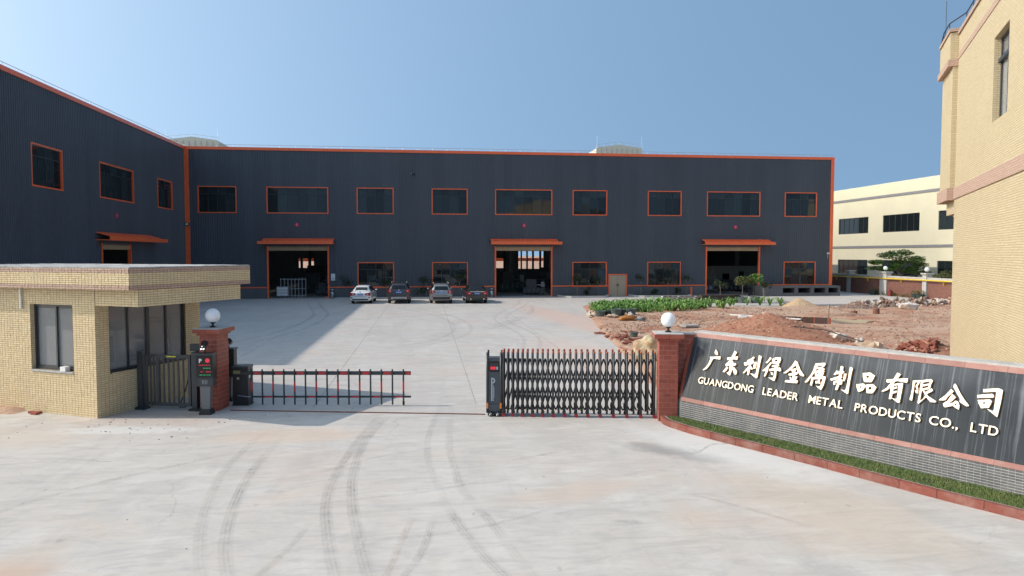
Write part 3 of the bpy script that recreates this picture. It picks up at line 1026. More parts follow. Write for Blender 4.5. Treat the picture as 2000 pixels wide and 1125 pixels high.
def door_set(w, canopy0, canopy1, tail_left):
    """big door opening: jambs, roller box and canopy; outside towards -y, origin at lower left"""
    root = bpy.data.objects.new('door', None); COL.objects.link(root); root.parent = fac
    box('jamb', M['orange'], root, -.13, 0, -.1, .12, -.02, DZ + .12)
    box('jamb', M['orange'], root, w, w + .13, -.1, .12, -.02, DZ + .12)
    box('shutter_box', M['shutter'], root, .002, w - .002, -.02, .3, DZ - .28, DZ + .1)
    c0, c1 = canopy0, canopy1
    if tail_left: u0, u1 = c0 + .35, c1
    else: u0, u1 = c0, c1 - .35
    # canopy: sloping ribbed sheet over a gutter
    g = MB(); g.prism([(-1.0, DZ + .30), (-1.0, DZ + .56), (-.94, DZ + .56), (-.94, DZ + .36), (-.08, DZ + .36), (-.08, DZ + .30)], c0, c1, axis='x')
    g.obj('gutter', M['orange'], root)
    s = MB()
    n = int((u1 - u0) / .2)
    pr = []
    for k in range(n):
        for q, o in PROF[:-1]: pr.append((u0 + k * (u1 - u0) / n + q, o))
    pr.append((u1, 0))
    for (xa, oa), (xb, ob) in zip(pr[:-1], pr[1:]):
        s.quad((xa, -.9, DZ + .56 + oa), (xb, -.9, DZ + .56 + ob), (xb, -.06, DZ + .80 + ob), (xa, -.06, DZ + .80 + oa))
        s.quad((xa, -.9, DZ + .50), (xb, -.9, DZ + .50), (xb, -.9, DZ + .56 + ob), (xa, -.9, DZ + .56 + oa))
    s.obj('canopy', M['orange'], root, fix=False)
    return root


for (a, b), (c0, c1), tl in zip(DO, ((-14.75, -8.2), (5.9, 12.5), (26.25, 33.3)), (True, False, False)):
    r_ = door_set(b - a, c0 - a, c1 - a, tl); r_.location = (a, FY, 0)
a, b = LDO[0]
r_ = door_set(b - a, 48.3 - a, 58.5 - a, False); r_.location = (FX0, a, 0); r_.rotation_euler = (0, 0, R(90))
for ch in r_.children:
    if ch.name.startswith('canopy'): ch.scale.x = .9
# double leaf side door
dd = bpy.data.objects.new('side_door', None); COL.objects.link(dd); dd.parent = fac; dd.location = (DD[0], FY, 0)
w = DD[1] - DD[0]
mb = MB(); mb.box(-.09, 0, -.075, .05, 0, DD[2] + .09); mb.box(w, w + .09, -.075, .05, 0, DD[2] + .09); mb.box(0, w, -.075, .05, DD[2], DD[2] + .09)
mb.obj('frame', M['orange'], dd, fix=False)
tan_leaf = simple('tan_steel_door', (.44, .335, .235), .5, var=.06)
for k in (0, 1):
    mb = MB(); x0 = .01 + k * w / 2; x1 = w / 2 - .01 + k * w / 2
    mb.box(x0, x1, -.02, .02, .01, DD[2] - .01)
    for z0, z1 in ((.12, .75), (.85, 1.05), (1.15, 1.85)):
        mb.box(x0 + .12, x1 - .12, -.032, -.0205, z0, z1)
    mb.obj('door_leaf', tan_leaf, dd, fix=False)
box('handle', M['dark_frame'], dd, w / 2 - .09, w / 2 - .05, -.07, -.022, .95, 1.15)
box('handle', M['dark_frame'], dd, w / 2 + .05, w / 2 + .09, -.07, -.022, .95, 1.15)


def text_mesh(s, size, extrude, mats, name='letter', offset=0.0, center=True):
    cu = bpy.data.curves.new('lettering', 'FONT')
    cu.body = s; cu.size = size; cu.extrude = extrude; cu.offset = offset
    cu.resolution_u = 4
    cu.align_x = 'CENTER' if center else 'LEFT'
    if center: cu.align_y = 'CENTER'
    ob = bpy.data.objects.new('lettering', cu); COL.objects.link(ob)
    dg = bpy.context.evaluated_depsgraph_get()
    me = bpy.data.meshes.new_from_object(ob.evaluated_get(dg))
    bpy.data.objects.remove(ob); bpy.data.curves.remove(cu)
    me.materials.clear()
    for m_ in mats: me.materials.append(m_)
    if len(mats) > 1:
        for p in me.polygons: p.material_index = 0 if p.normal.z > .8 else 1
    me.name = name
    return me


M['sign_red'] = simple('red_round_sign', (.62, .02, .07), .45, var=.02)
for loc, rz, s, lab in (((-11.49, FY - .05, 6.61), 0, '2', 'red round sign reading 2 above the left open door of the long front wall'),
                        ((9.05, FY - .05, 6.64), 0, '3', 'red round sign reading 3 above the middle open door'),
                        ((29.64, FY - .05, 6.59), 0, '4', 'red round sign reading 4 above the right hand open door'),
                        ((FX0 + .05, 51.6, 6.62), R(90), '1', 'red round sign reading 1 on the shaded wing wall')):
    r_ = thing('number_sign', loc, rz, lab, 'sign', 'numbered door signs')
    mb = MB(); mb.prism([(.19 * math.cos(a * math.pi / 12), .19 * math.sin(a * math.pi / 12)) for a in range(24)], -.03, .0)
    mb.obj('disc', M['sign_red'], r_)
    o = bpy.data.objects.new('numeral', text_mesh(s, .27, .004, [M['white_print']])); COL.objects.link(o); o.parent = r_
    o.location = (0, -.036, 0); o.rotation_euler = (R(90), 0, 0)


def floodlight(loc, rz, lab):
    r_ = thing('floodlight', loc, rz, lab, 'floodlight')
    MB().prism([(-.17, -.12), (.17, -.12), (.2, .13), (-.2, .13)], -.2, -.05).obj('housing', M['black'], r_)
    box('lens', M['lamp_white'] if False else M['white_paint'], r_, -.11, .11, -.215, -.202, -.06, .08)
    box('bracket', M['black'], r_, -.04, .04, -.05, .05, -.05, .05)


floodlight((FX0 + .25, FY - .18, 6.6), 0, 'black floodlight with white lens on the orange inner corner trim')


def camera_dome(loc, lab, white):
    r_ = thing('security_camera', loc, 0, lab, 'camera')
    m_ = M['white_paint'] if white else M['black']
    MB().tube([(0, -.05, 0), (0, -.22, .03)], .03, 6).obj('arm', m_, r_)
    MB().tube([(.12, -.24, -.02), (-.2, -.3, .05)], .08, 10).obj('body', m_, r_)
    MB().tube([(-.2, -.3, .05), (-.225, -.305, .055)], .06, 10).obj('lens', M['white_paint'] if not white else M['screen'], r_)
    if white: MB().tube([(.05, -.06, -.05), (.07, -.06, -.5)], .018, 5).obj('cable', m_, r_)


camera_dome((-1.09, FY, 11.22), 'black security camera high on the corrugated front wall', False)
camera_dome((39.1, FY, 4.05), 'white security camera beside the orange far right corner trim', True)
r_ = thing('wall_notice', (-8.35, FY - .05, 1.9), 0, 'small white notice board on the wall right of the left open door', 'notice')
box('board', M['white_paint'], r_, -.2, .16, -.04, 0, -.3, .32)
box('print', M['grey_print'], r_, -.14, .1, -.045, -.0415, -.2, -.05)

# what stands inside the doors
r_ = thing('storage_cage', (-13.4, 67.6, 0.01), 0, 'white barred cage fence just inside the left open door', 'fence')
mb = MB()
for z in (.1, .75, 1.62): mb.box(0, 2.3, -.03, .03, z, z + .07)
mb.obj('rail', M['grey_paint'], r_, fix=False)
for k in range(8): box('bar', M['grey_paint'], r_, .02 + k * .32, .09 + k * .32, -.028, .028, 0, 1.75)
r_ = thing('tool_cabinet', (-13.6, 66.9, 0.01), 0, 'pale grey tool cabinet in front of the white cage in the left doorway', 'cabinet')
box('body', M['grey_paint'], r_, 0, 1.05, 0, .6, .12, 1.0)
for k in range(3): box('drawer', M['white_paint'], r_, .06, .98, -.03, -.002, .18 + k * .27, .4 + k * .27)
for dx in (.08, .9): box('foot', M['black'], r_, dx, dx + .08, .05, .5, 0, .12)


def machine(x, y, w, d, h, lab, mat, seed):
    q = random.Random(seed)
    r_ = thing('workshop_machine', (x, y, .01), q.uniform(-.2, .2), lab, 'machine')
    box('bed', mat, r_, -w / 2, w / 2, -d / 2, d / 2, .15, h * .45)
    box('head', M['machine'], r_, -w * .35, w * .1, -d * .4, d * .4, h * .45, h)
    box('control_panel', M['grey_paint'], r_, w * .3, w * .45, -d / 2 - .15, -d / 2 - .02, h * .5, h * .85)
    for k in range(5): MB().tube([(-w * .4 + k * w * .2, -d / 2 - .05, h * .2), (-w * .4 + k * w * .2, -d / 2 - .05, h * .42)], .05, 6).obj('handle', M['steel'], r_)
    for sx in (-1, 1): box('foot', M['black'], r_, sx * w * .4 - .1, sx * w * .4 + .1, -d / 2, d / 2, 0, .15)
    MB().tube([(w * .1, 0, h * .6), (w * .5, 0, h * .62)], .1, 8).obj('spindle', M['steel'], r_)


machine(10.6, 69.5, 2.2, 1.3, 1.5, 'squat dark machine with a row of handles inside the middle door', M['machine'], 1)
machine(8.9, 75.5, 2.8, 1.6, 2.1, 'taller dark machine further back inside the middle door', M['machine_green'], 2)
machine(12.6, 83, 5, 2, 2.2, 'wide dark press line deep inside the middle door', M['machine'], 3)
machine(-11.2, 76, 3.6, 1.8, 2.0, 'dark machine bench behind the cage in the left door', M['machine'], 4)
machine(-9.8, 70.5, 1.6, 1.2, 1.2, 'low dark machine beside the right jamb of the left door', M['machine'], 5)
machine(-12.6, 88, 4.6, 1.8, 2.6, 'large dark machine at the back of the left door', M['machine'], 6)
machine(32.6, 73.5, 2.4, 1.2, 1.2, 'low machine with clutter inside the right hand door', M['machine'], 7)
r_ = thing('wire_shelf', (28.6, 72, .01), 0, 'grey metal shelf trolley at the left inside the right hand door', 'shelf')
for x in (0, 1.7): 
    for y in (0, .6): box('upright', M['grey_paint'], r_, x, x + .06, y, y + .06, 0, 1.9)
for z in (.2, .7, 1.2, 1.7): box('shelf', M['grey_paint'], r_, .001, 1.759, .01, .65, z, z + .04)
for k in range(3): box('box', M['white_paint'], r_, .15 + k * .5, .5 + k * .5, .08, .5, .245, .6)

# ------------------------------------------------------------------ cream building and its boundary wall on the right
cb = thing('cream_building', (52, 0, 0), 0, 'cream rendered two storey works building with grey bands beyond the brick wall', 'building')
WIN = [(66.9 - 7.0 + k * 0, 0) for k in range(0)]
ywin = [(84.8, 78.7), (76.0, 69.9), (67.1, 61.0), (58.2, 52.1)]
mb = MB()
CZ = 12.0
cuts_y = sorted([(b, a) for a, b in ywin])
rows = ((.95, 3.3), (6.46, 8.4))
yy = 40.0
z = 0
for z0, z1, win in ((0, rows[0][0], False), (rows[0][0], rows[0][1], True), (rows[0][1], rows[1][0], False), (rows[1][0], rows[1][1], True), (rows[1][1], CZ, False)):
    if not win: mb.box(0, .3, 40, 110, z0, z1); continue
    y = 40
    for a, b in cuts_y: mb.box(0, .3, y, a, z0, z1); y = b
    mb.box(0, .3, y, 110, z0, z1)
mb.box(.3, 30, 40, 40.3, 0, CZ); mb.box(.3, 30, 109.7, 110, 0, CZ)
mb.obj('wall', M['cream_render'], cb, fix=False)
MB().box(.1, 30, 40.1, 109.9, CZ - .02, CZ + .06).obj('roof', M['concrete_cap'], cb, fix=False)
box('band', M['grey_band'], cb, -.06, -.002, 39.9, 110, 10.43, 10.72)
box('band', M['grey_band'], cb, -.06, -.002, 39.9, 110, 4.69, 4.97)
box('inner_wall', M['hall_inside'], cb, 6, 6.2, 40.3, 109.7, 0, CZ - .05)
box('inner_floor', M['hall_inside'], cb, .31, 6, 40.3, 109.7, 4.7, 4.9)
for (b, a) in cuts_y:
    for r0, (z0, z1) in enumerate(rows):
        wr = bpy.data.objects.new('window', None); COL.objects.link(wr); wr.parent = cb; wr.location = (0, b, z0)
        w, h = a - b, z1 - z0
        mb = MB(); mb.box(.09, .15, 0, w, 0, .07); mb.box(.09, .15, 0, w, h - .07, h)
        for k in range(7):
            y = w * k / 6; e = .05 if k % 2 == 0 else .03
            mb.box(.088, .152, max(0, y - e), min(w, y + e), .07, h - .07)
        if r0 == 0: mb.box(.087, .153, 0, w, h * .52, h * .52 + .06)
        mb.obj('frame', M['dark_frame'], wr, fix=False)
        box('pane', M['glass'], wr, .118, .122, .01, w - .01, .02, h - .02)
r_ = thing('blue_boxes', (52.4, 70.6, 6.47), 0, 'blue boxes on the sill inside an upper window of the cream building', 'box')
box('carton', simple('blue_carton', (.08, .25, .6), .6), r_, 0, .3, 0, 1.3, 0, .32)
box('carton', simple('blue_carton_b', (.1, .3, .65), .6), r_, 0, .3, 1.5, 2.1, 0, .3)

bw = thing('boundary_wall', (44.1, 0, 0), 0, 'long low red brick boundary wall with cement pillars and coping', 'wall')
pill = [(69.77, .26), (64.03, .52), (58.28, .26), (52.5, .26), (46.8, .26), (75.5, .26)]
ys = sorted(pill); y = 42.0
for py, hw in ys:
    box('brick_panel', M['red_brick'], bw, 0, .24, y, py - hw, -.1, 1.72)
    box('coping', M['concrete_cap'], bw, -.06, .3, y, py - hw, 1.72, 1.9)
    y = py + hw
box('brick_panel', M['red_brick'], bw, 0, .24, y, 90, -.1, 1.72)
box('coping', M['concrete_cap'], bw, -.06, .3, y, 90, 1.72, 1.9)
for py, hw in ys:
    p_ = box('pillar', M['concrete_cap'], bw, -.14, .38, py - hw, py + hw, -.1, 2.12)
    mb = MB(); mb.box(-.26, .5, py - hw - .12, py + hw + .12, 2.2, 2.3); mb.box(-.2, .44, py - hw - .06, py + hw + .06, 2.12, 2.2)
    mb.obj('cap', M['concrete_cap'], p_, fix=False)
r_ = thing('gas_pipe', (43.86, 0, 0), 0, 'yellow gas pipe on brackets running along the brick boundary wall', 'pipe')
MB().tube([(0, 42, 1.68), (0, 58, 1.67), (0, 74, 1.6), (0, 90, 1.6)], .06, 8).obj('pipe', simple('yellow_pipe', (.72, .50, .05), .5, var=.08), r_, smooth=True)
for y in (47.5, 51.5, 55.9, 61.4, 66.5, 72): MB().prism([(0, 1.62), (.22, 1.62), (.22, 1.25), (.16, 1.25)], y - .03, y + .03).obj('bracket', simple('yellow_bracket', (.65, .42, .04), .6), r_)


def globe_lamp(loc, r, lab, grp=None, s=1.0):
    r_ = thing('globe_lamp', loc, 0, lab, 'lamp', grp)
    MB().lathe([(.085, 0), (.085, .012), (.03, .05), (.022, .085), (.07, .12), (.075, .135)], 14).obj('base', M['black'], r_)
    mb = MB(); mb.lathe([(r * math.sin(a * math.pi / 14) if 0 < a < 14 else .002, .12 + r - r * math.cos(a * math.pi / 14)) for a in range(15)], 24)
    mb.obj('globe', M['globe'], r_, smooth=True)
    return r_


globe_lamp((44.2, 64.03, 2.3), .2, 'dull white globe lamp on the wider cement pillar of the brick boundary wall', 'globe lamps on the boundary wall')
globe_lamp((44.2, 58.28, 2.3), .2, 'white globe lamp on the sunlit slim pillar of the brick boundary wall', 'globe lamps on the boundary wall')

# ------------------------------------------------------------------ guard house (local x to the right along the front, y to the back)
gh = thing('guard_house', (-7.955, 18.199, 0), R(-27.5), 'small guard house faced in cream split tiles with a flat overhanging roof', 'guard house')
tr_rnd = random.Random(11)


def tile_face(mb, mp, w, h, tw, th, holes=(), gap=.009, proud=.008, jit=.003, stagger=False, z0=0.0):
    """split tiles with uneven faces; mp(a, out, z) -> point"""
    nz = int(round(h / th)); na = max(1, int(round(w / tw)))
    tw = w / na; th = h / nz
    for k in range(nz):
        for j in range(na):
            a0, a1 = j * tw + gap / 2, (j + 1) * tw - gap / 2
            b0, b1 = z0 + k * th + gap / 2, z0 + (k + 1) * th - gap / 2
            skip = False
            for h0, h1, v0, v1 in holes:
                if a0 < h1 and a1 > h0 and b0 < v1 and b1 > v0:
                    # clip the tile against the opening
                    if (h0 - a0) > .03 and h0 < a1: a1 = h0
                    elif (a1 - h1) > .03 and h1 > a0: a0 = h1
                    elif (v0 - b0) > .012: b1 = v0
                    elif (b1 - v1) > .012: b0 = v1
                    else: skip = True
            if skip or a1 - a0 < .01 or b1 - b0 < .008: continue
            o = [proud + tr_rnd.uniform(-jit, jit) for _ in range(4)]
            F = [mp(a0, o[0], b0), mp(a1, o[1], b0), mp(a1, o[2], b1), mp(a0, o[3], b1)]
            B = [mp(a0, .001, b0), mp(a1, .001, b0), mp(a1, .001, b1), mp(a0, .001, b1)]
            i = len(mb.v); mb.v += F + B
            for f in ((0, 1, 2, 3), (4, 5, 1, 0), (5, 6, 2, 1), (6, 7, 3, 2), (7, 4, 0, 3)):
                mb.f.append(tuple(i + q for q in f)); mb.m.append(0)


WL, WD = 6.0, 3.3
FWH = (-2.25, -.775, 1.09, 2.745)                # front window (local x range, z range)
SWH = (.36, 2.78, 1.05, 2.75)
mb = MB()
mb.box(-WL, FWH[0], 0, .2, -.1, 3.15); mb.box(FWH[1], 0, 0, .2, -.1, 3.15)
mb.box(FWH[0], FWH[1], 0, .2, -.1, FWH[2]); mb.box(FWH[0], FWH[1], 0, .2, FWH[3], 3.15)
mb.box(-.2, 0, .2, SWH[0], -.1, 3.15); mb.box(-.2, 0, SWH[1], WD, -.1, 3.15)
mb.box(-.2, 0, SWH[0], SWH[1], -.1, SWH[2]); mb.box(-.2, 0, SWH[0], SWH[1], SWH[3], 3.15)
mb.box(-WL, -.2, WD - .2, WD, -.1, 3.15); mb.box(-WL, -WL + .2, .2, WD - .2, -.1, 3.15)
mb.obj('wall', M['mortar'], gh, fix=False)
lt0, lt1 = 2.752, 3.152
LX, LD = 1.41, 3.36
mb = MB(); mb.box(.001, LX, 0, LD, lt0, lt1)
mb.obj('canopy_beam', M['mortar'], gh, fix=False)
UFX, UFY0, UFY1, uz0, uz1 = LX + .03, -.27, LD + .36, 3.16, 3.665
mb = MB(); mb.box(-WL - .3, UFX, UFY0, UFY1, uz0, uz1)
mb.obj('roof_slab', M['mortar'], gh, fix=False)
mb = MB()
n1 = 60; n2 = 26
for j in range(n2 + 1):
    for i in range(n1 + 1):
        x = -WL - .3 + (UFX + WL + .3) * i / n1; y = UFY0 + (UFY1 - UFY0) * j / n2
        e = min(x + WL + .3, UFX - x, y - UFY0, UFY1 - y)
        z = uz1 + .004 + (.025 * (1 - smoothstep(.1, .3, e))) + .006 * noise.noise(Vector((x * 6, y * 6, 0)))
        mb.v.append((x, y, z))
for j in range(n2):
    for i in range(n1):
        a = j * (n1 + 1) + i; mb.f.append((a, a + 1, a + n1 + 2, a + n1 + 1)); mb.m.append(0)
i0 = len(mb.v)
for (a, b) in (((-WL - .3, UFY0), (UFX, UFY0)), ((UFX, UFY0), (UFX, UFY1))):
    for k in range(60):
        p0 = Vector(a).lerp(Vector(b), k / 60); p1 = Vector(a).lerp(Vector(b), (k + 1) / 60)
        z0_ = uz1 + .03 + .01 * noise.noise(Vector((p0.x * 5, p0.y * 5, 1))); z1_ = uz1 + .03 + .01 * noise.noise(Vector((p1.x * 5, p1.y * 5, 1)))
        mb.quad((p0.x, p0.y, uz1), (p1.x, p1.y, uz1), (p1.x, p1.y, z1_), (p0.x, p0.y, z0_))
mb.obj('roof_screed', simple('weathered_roof_screed', (.40, .40, .39), .95, var=.3, vscale=2.5, bump=.5, bscale=40, grime=.5), gh, fix=False)
TW, TH = .108, .054
cm = MB()
tile_face(cm, lambda a, o, z: (a - 4.6, -o, z), 4.6, 3.152, TW, TH, holes=[(4.6 + FWH[0], 4.6 + FWH[1], FWH[2], FWH[3])])
tile_face(cm, lambda a, o, z: (o, a, z), WD, 2.752, TW, TH, holes=[SWH])
tile_face(cm, lambda a, o, z: (a + .02, -o, z), LX - .02, lt1 - lt0, TW, TH, z0=lt0)
tile_face(cm, lambda a, o, z: (LX + o, a, z), LD, lt1 - lt0, TW, TH, z0=lt0)
tile_face(cm, lambda a, o, z: (a - 4.9, UFY0 - o, z), UFX + 4.9, .29, TW, .048, z0=uz0 + .105)
tile_face(cm, lambda a, o, z: (UFX + o, UFY0 + a, z), UFY1 - UFY0, .29, TW, .048, z0=uz0 + .105)
tile_face(cm, lambda a, o, z: (FWH[0] + o, .13 - a, z), .13, FWH[3] - FWH[2], .13, TH, z0=FWH[2], proud=.003, jit=.002)
tile_face(cm, lambda a, o, z: (FWH[1] - o, a, z), .13, FWH[3] - FWH[2], .13, TH, z0=FWH[2], proud=.003, jit=.002)
u_ = uz0 - UFY0 * 0
cm.obj('wall_tile', M['cream_tile'], gh, fix=False, kind='stuff')
pm = MB()
for z0_, hh in ((uz0, .102), (uz0 + .397, .106)):
    tile_face(pm, lambda a, o, z: (a - 4.9, UFY0 - .006 - o, z), UFX + 4.9, hh, TW, .051, z0=z0_)
    tile_face(pm, lambda a, o, z: (UFX + .006 + o, UFY0 + a, z), UFY1 - UFY0, hh, TW, .051, z0=z0_)
pm.obj('band_tile', M['pink_tile'], gh, fix=False, kind='stuff')
box('window_sill', M['concrete_cap'], gh, FWH[0], FWH[1], -.03, .12, FWH[2] - .045, FWH[2] - .002)


def sash(parent, w, h, nb, thick, mp_name):
    pass


# front window (recessed sliding pair)
wr = bpy.data.objects.new('window', None); COL.objects.link(wr); wr.parent = gh; wr.location = (FWH[0], .10, FWH[2])
w, h = FWH[1] - FWH[0], FWH[3] - FWH[2]
mb = MB(); e = .055
mb.box(0, w, 0, .09, 0, e); mb.box(0, w, 0, .09, h - e, h); mb.box(0, e, .001, .089, e, h - e); mb.box(w - e, w, .001, .089, e, h - e)
mb.obj('frame', M['dark_frame'], wr, fix=False)
for k, (x0, x1, y) in enumerate(((e, w / 2 + .035, .02), (w / 2 - .035, w - e, .055))):
    mb = MB(); s_ = .05
    mb.box(x0, x1, y, y + .03, e, e + s_); mb.box(x0, x1, y, y + .03, h - e - s_, h - e); mb.box(x0, x0 + s_, y + .001, y + .029, e + s_, h - e - s_); mb.box(x1 - s_, x1, y + .001, y + .029, e + s_, h - e - s_)
    sh = mb.obj('sash', M['dark_frame'], wr, fix=False)
    box('pane', M['glass_room'], sh, x0 + s_, x1 - s_, y + .012, y + .018, e + s_, h - e - s_)
# side window: four lights in the shade of the canopy
wr = bpy.data.objects.new('window', None); COL.objects.link(wr); wr.parent = gh; wr.location = (-.06, SWH[0], SWH[2])
w, h = SWH[1] - SWH[0], SWH[3] - SWH[2]
mb = MB()
mb.box(-.08, 0, 0, w, 0, .075); mb.box(-.08, 0, 0, w, h - .06, h)
for k, wd in ((0, .06), (1, .05), (2, .10), (3, .05), (4, .06)):
    y = w * k / 4; mb.box(-.079, -.001 if k % 2 else .004, max(0, y - wd / 2 - (.03 if k in (0, 4) else 0)), min(w, y + wd / 2 + (.03 if k in (0, 4) else 0)), .075, h - .06)
mb.obj('frame', M['dark_frame'], wr, fix=False)
for k in range(4):
    box('pane', M['glass_room'], wr, -.045, -.039, w * k / 4 + .03, w * (k + 1) / 4 - .03, .07, h - .055)
# room inside
mb = MB(); mb.box(-WL + .21, -.21, WD - .215, WD - .203, 0, 3.1); mb.box(-WL + .205, -WL + .217, .21, WD - .21, 0, 3.1); mb.box(-WL + .21, -.21, .202, .21, 0, 1.08)
mb.box(-.215, -.203, .21, WD - .21, 0, 1.04)
mb.obj('room_lining', M['room'], gh, fix=False)
box('floor', M['grey_paint'], gh, -WL + .2, -.2, .2, WD - .2, -.1, .03)
box('drain_pipe', M['white_paint'], gh, -2.55, -2.51, -.06, -.02, 2.62, 3.155)
# a filing cabinet, desk and white board seen through the panes
r_ = thing('filing_cabinet', (-7.955, 18.199, .03), R(-27.5), 'pale filing cabinet behind the front window of the guard house', 'cabinet')
box('body', M['white_paint'], r_, -1.9, -1.3, 1.6, 2.1, 0, 1.9)
box('drawer', M['grey_paint'], r_, -1.87, -1.33, 1.57, 1.598, .2, .9); box('drawer', M['grey_paint'], r_, -1.87, -1.33, 1.57, 1.598, 1.0, 1.75)
r_ = thing('desk', (-7.955, 18.199, .03), R(-27.5), 'white desk inside the guard house behind the side window', 'desk')
box('top', M['white_paint'], r_, -1.0, -.35, .6, 2.4, 1.08, 1.13)
box('panel', M['white_paint'], r_, -1.0, -.9, .6, 2.4, 0, 1.08)
r_ = thing('door_leaf', (-7.955, 18.199, .03), R(-27.5), 'dark framed glass door on the rear wall seen through the guard house', 'door')
box('frame', M['dark_frame'], r_, -1.75, -.85, 3.0, 3.06, 0, 2.15); box('panel', M['grey_paint'], r_, -1.65, -.95, 2.97, 2.998, .9, 2.05)
r_ = thing('wall_block', (-7.955, 18.199, 1.045), R(-27.5), 'pale cement block left on the sill of the guard house front window', 'block')
MB().box(-1.2, -1.02, -.04, .09, .047, .16).obj('block', M['white_paint'], r_, fix=False)
r_ = thing('broken_brick', (-9.75, 18.98, 0), R(-20), 'dark red broken brick lying at the foot of the guard house front wall', 'brick')
MB().box(-.2, .12, -.06, .06, .0, .05, m=0).obj('brick_half', M['red_granite'], r_, fix=False)
MB().box(.0, .17, -.17, -.08, .0, .06, m=0).obj('brick_half', M['red_granite'], r_, fix=False)

# ------------------------------------------------------------------ gate posts in red granite brick
GA = math.atan2(-.172, .985) - R(2.0)
brick_me = {}


def brick_mesh(w, h, t=.018):
    t = .016
    k = (round(w, 3), round(h, 3), t)
    if k not in brick_me:
        b = .004
        mb = MB()
        F = [(b, -t, b), (w - b, -t, b), (w - b, -t, h - b), (b, -t, h - b)]
        B_ = [(0, 0, 0), (w, 0, 0), (w, 0, h), (0, 0, h)]
        mb.v += F + B_
        for f in ((0, 1, 2, 3), (4, 5, 1, 0), (5, 6, 2, 1), (6, 7, 3, 2), (7, 4, 0, 3)): mb.f.append(f); mb.m.append(0)
        brick_me[k] = mb.mesh('brick', M['red_granite'])
    return brick_me[k]


def brick_side(parent, o, ang, w, h, bl=.2, bh=.1125, gap=.006, name='brick'):
    nz = int(round(h / bh)); bh = h / nz
    for k in range(nz):
        x = 0 if k % 2 == 0 else -bl / 2
        while x < w - .01:
            a0, a1 = max(0, x), min(w, x + bl)
            if a1 - a0 > .025:
                c, s = math.cos(ang), math.sin(ang)
                inst(brick_mesh(a1 - a0 - gap, bh - gap), name, parent, (o[0] + c * (a0 + gap / 2), o[1] + s * (a0 + gap / 2), k * bh + gap / 2), (0, 0, ang))
            x += bl


def gate_post(loc, w, d, ang, lab):
    p = thing('gate_post', loc, ang, lab, 'gate post', 'red brick posts at the entrance')
    H = 1.93
    box('core', M['red_joint'], p, -w + .002, -.002, .002, d - .002, -.05, H)
    brick_side(p, (-w, .014), 0, w, H)
    brick_side(p, (-.014, 0), R(90), d, H)
    brick_side(p, (-w + .014, d), R(-90), d, H)
    brick_side(p, (0, d - .014), R(180), w, H)
    mb = MB(); c = .045; mb.box(-w - c, c, -c, d + c, H, H + .065); mb.obj('neck', M['red_granite'], p, fix=False)
    c = .12
    for (x0, x1, y0, y1) in ((-w - c, -w / 2 - .003, -c, d + c), (-w / 2 + .003, c, -c, d + c)):
        box('cap_slab', M['red_granite'], p, x0, x1, y0, y1, H + .066, H + .165)
    mb = MB(); mb.box(-w - c + .01, c - .01, -c + .01, d + c - .01, H + .166, H + .185)
    mb.obj('cap_top', M['concrete_cap'], p, fix=False)
    return p


postL = gate_post((-5.285, 18.69, 0), .46, .62, math.atan2(-.19, .98), 'red brick gate post with globe lamp between the pedestrian gate and the barrier')
postR = gate_post((5.935, 16.19, 0), .45, .5, math.atan2(-.215, .977), 'red brick gate post with globe lamp at the left end of the name wall')
globe_lamp((-5.46, 18.99, 2.115), .185, 'white globe lamp on the red gate post beside the guard house')
globe_lamp((5.79, 16.50, 2.115), .178, 'white globe lamp on the red gate post beside the name wall')

# ------------------------------------------------------------------ company name wall
S0 = Vector((5.957, 16.233, 0))
SD = Vector((.506, -.863, 0)).normalized(); SN = Vector((.863, .506, 0)).normalized()
SANG = math.atan2(SD.y, SD.x)
SL = 9.2
sw = thing('name_wall', S0, SANG, 'long company name wall with a sloping black granite face and gold lettering', 'sign wall')
# local: x along the wall, y to the back, z up
ZB, ZT, BT = .52, 2.10, .505
mb = MB()
mb.prism([(.02, -.05), (.02, ZB - .03), (BT + .0, ZT - .04), (BT + .34, ZT - .04), (BT + .34, -.05)], .004, SL, axis='x')
mb.obj('core', M['grey_joint'], sw)
slope = math.atan2(ZT - ZB, BT)
sl = bpy.data.objects.new('sloping_face', None); COL.objects.link(sl); sl.parent = sw
sl.location = (0, 0, ZB); sl.rotation_euler = (slope, 0, 0)       # local x along, y up the slope, z out of the face
LS = math.hypot(ZT - ZB, BT)
box('granite_panel', M['black_granite'], sl, .085, SL - .1, .088, LS - .103, -.015, .004)
n = 14
for k in range(n):
    a, b = .085 + (SL - .085) * k / n, .085 + (SL - .085) * (k + 1) / n
    box('border_slab', M['pink_granite'], sl, a + .002, b - .002, -.006, .085, -.015, .012)
    box('border_slab', M['pink_granite'], sl, a + .002, b - .002, LS - .1, LS, -.015, .012)
for k in range(3):
    a, b = .088 + (LS - .19) * k / 3, .088 + (LS - .19) * (k + 1) / 3
    box('border_slab', M['red_granite'], sl, -.004, .082, a + .002, b - .002, -.015, .011)
for k in range(10):
    a, b = SL * k / 10, SL * (k + 1) / 10
    box('cap_slab', M['concrete_cap'], sw, a + .002, b - .002, BT + .015, BT + .36, ZT - .03, ZT + .035)
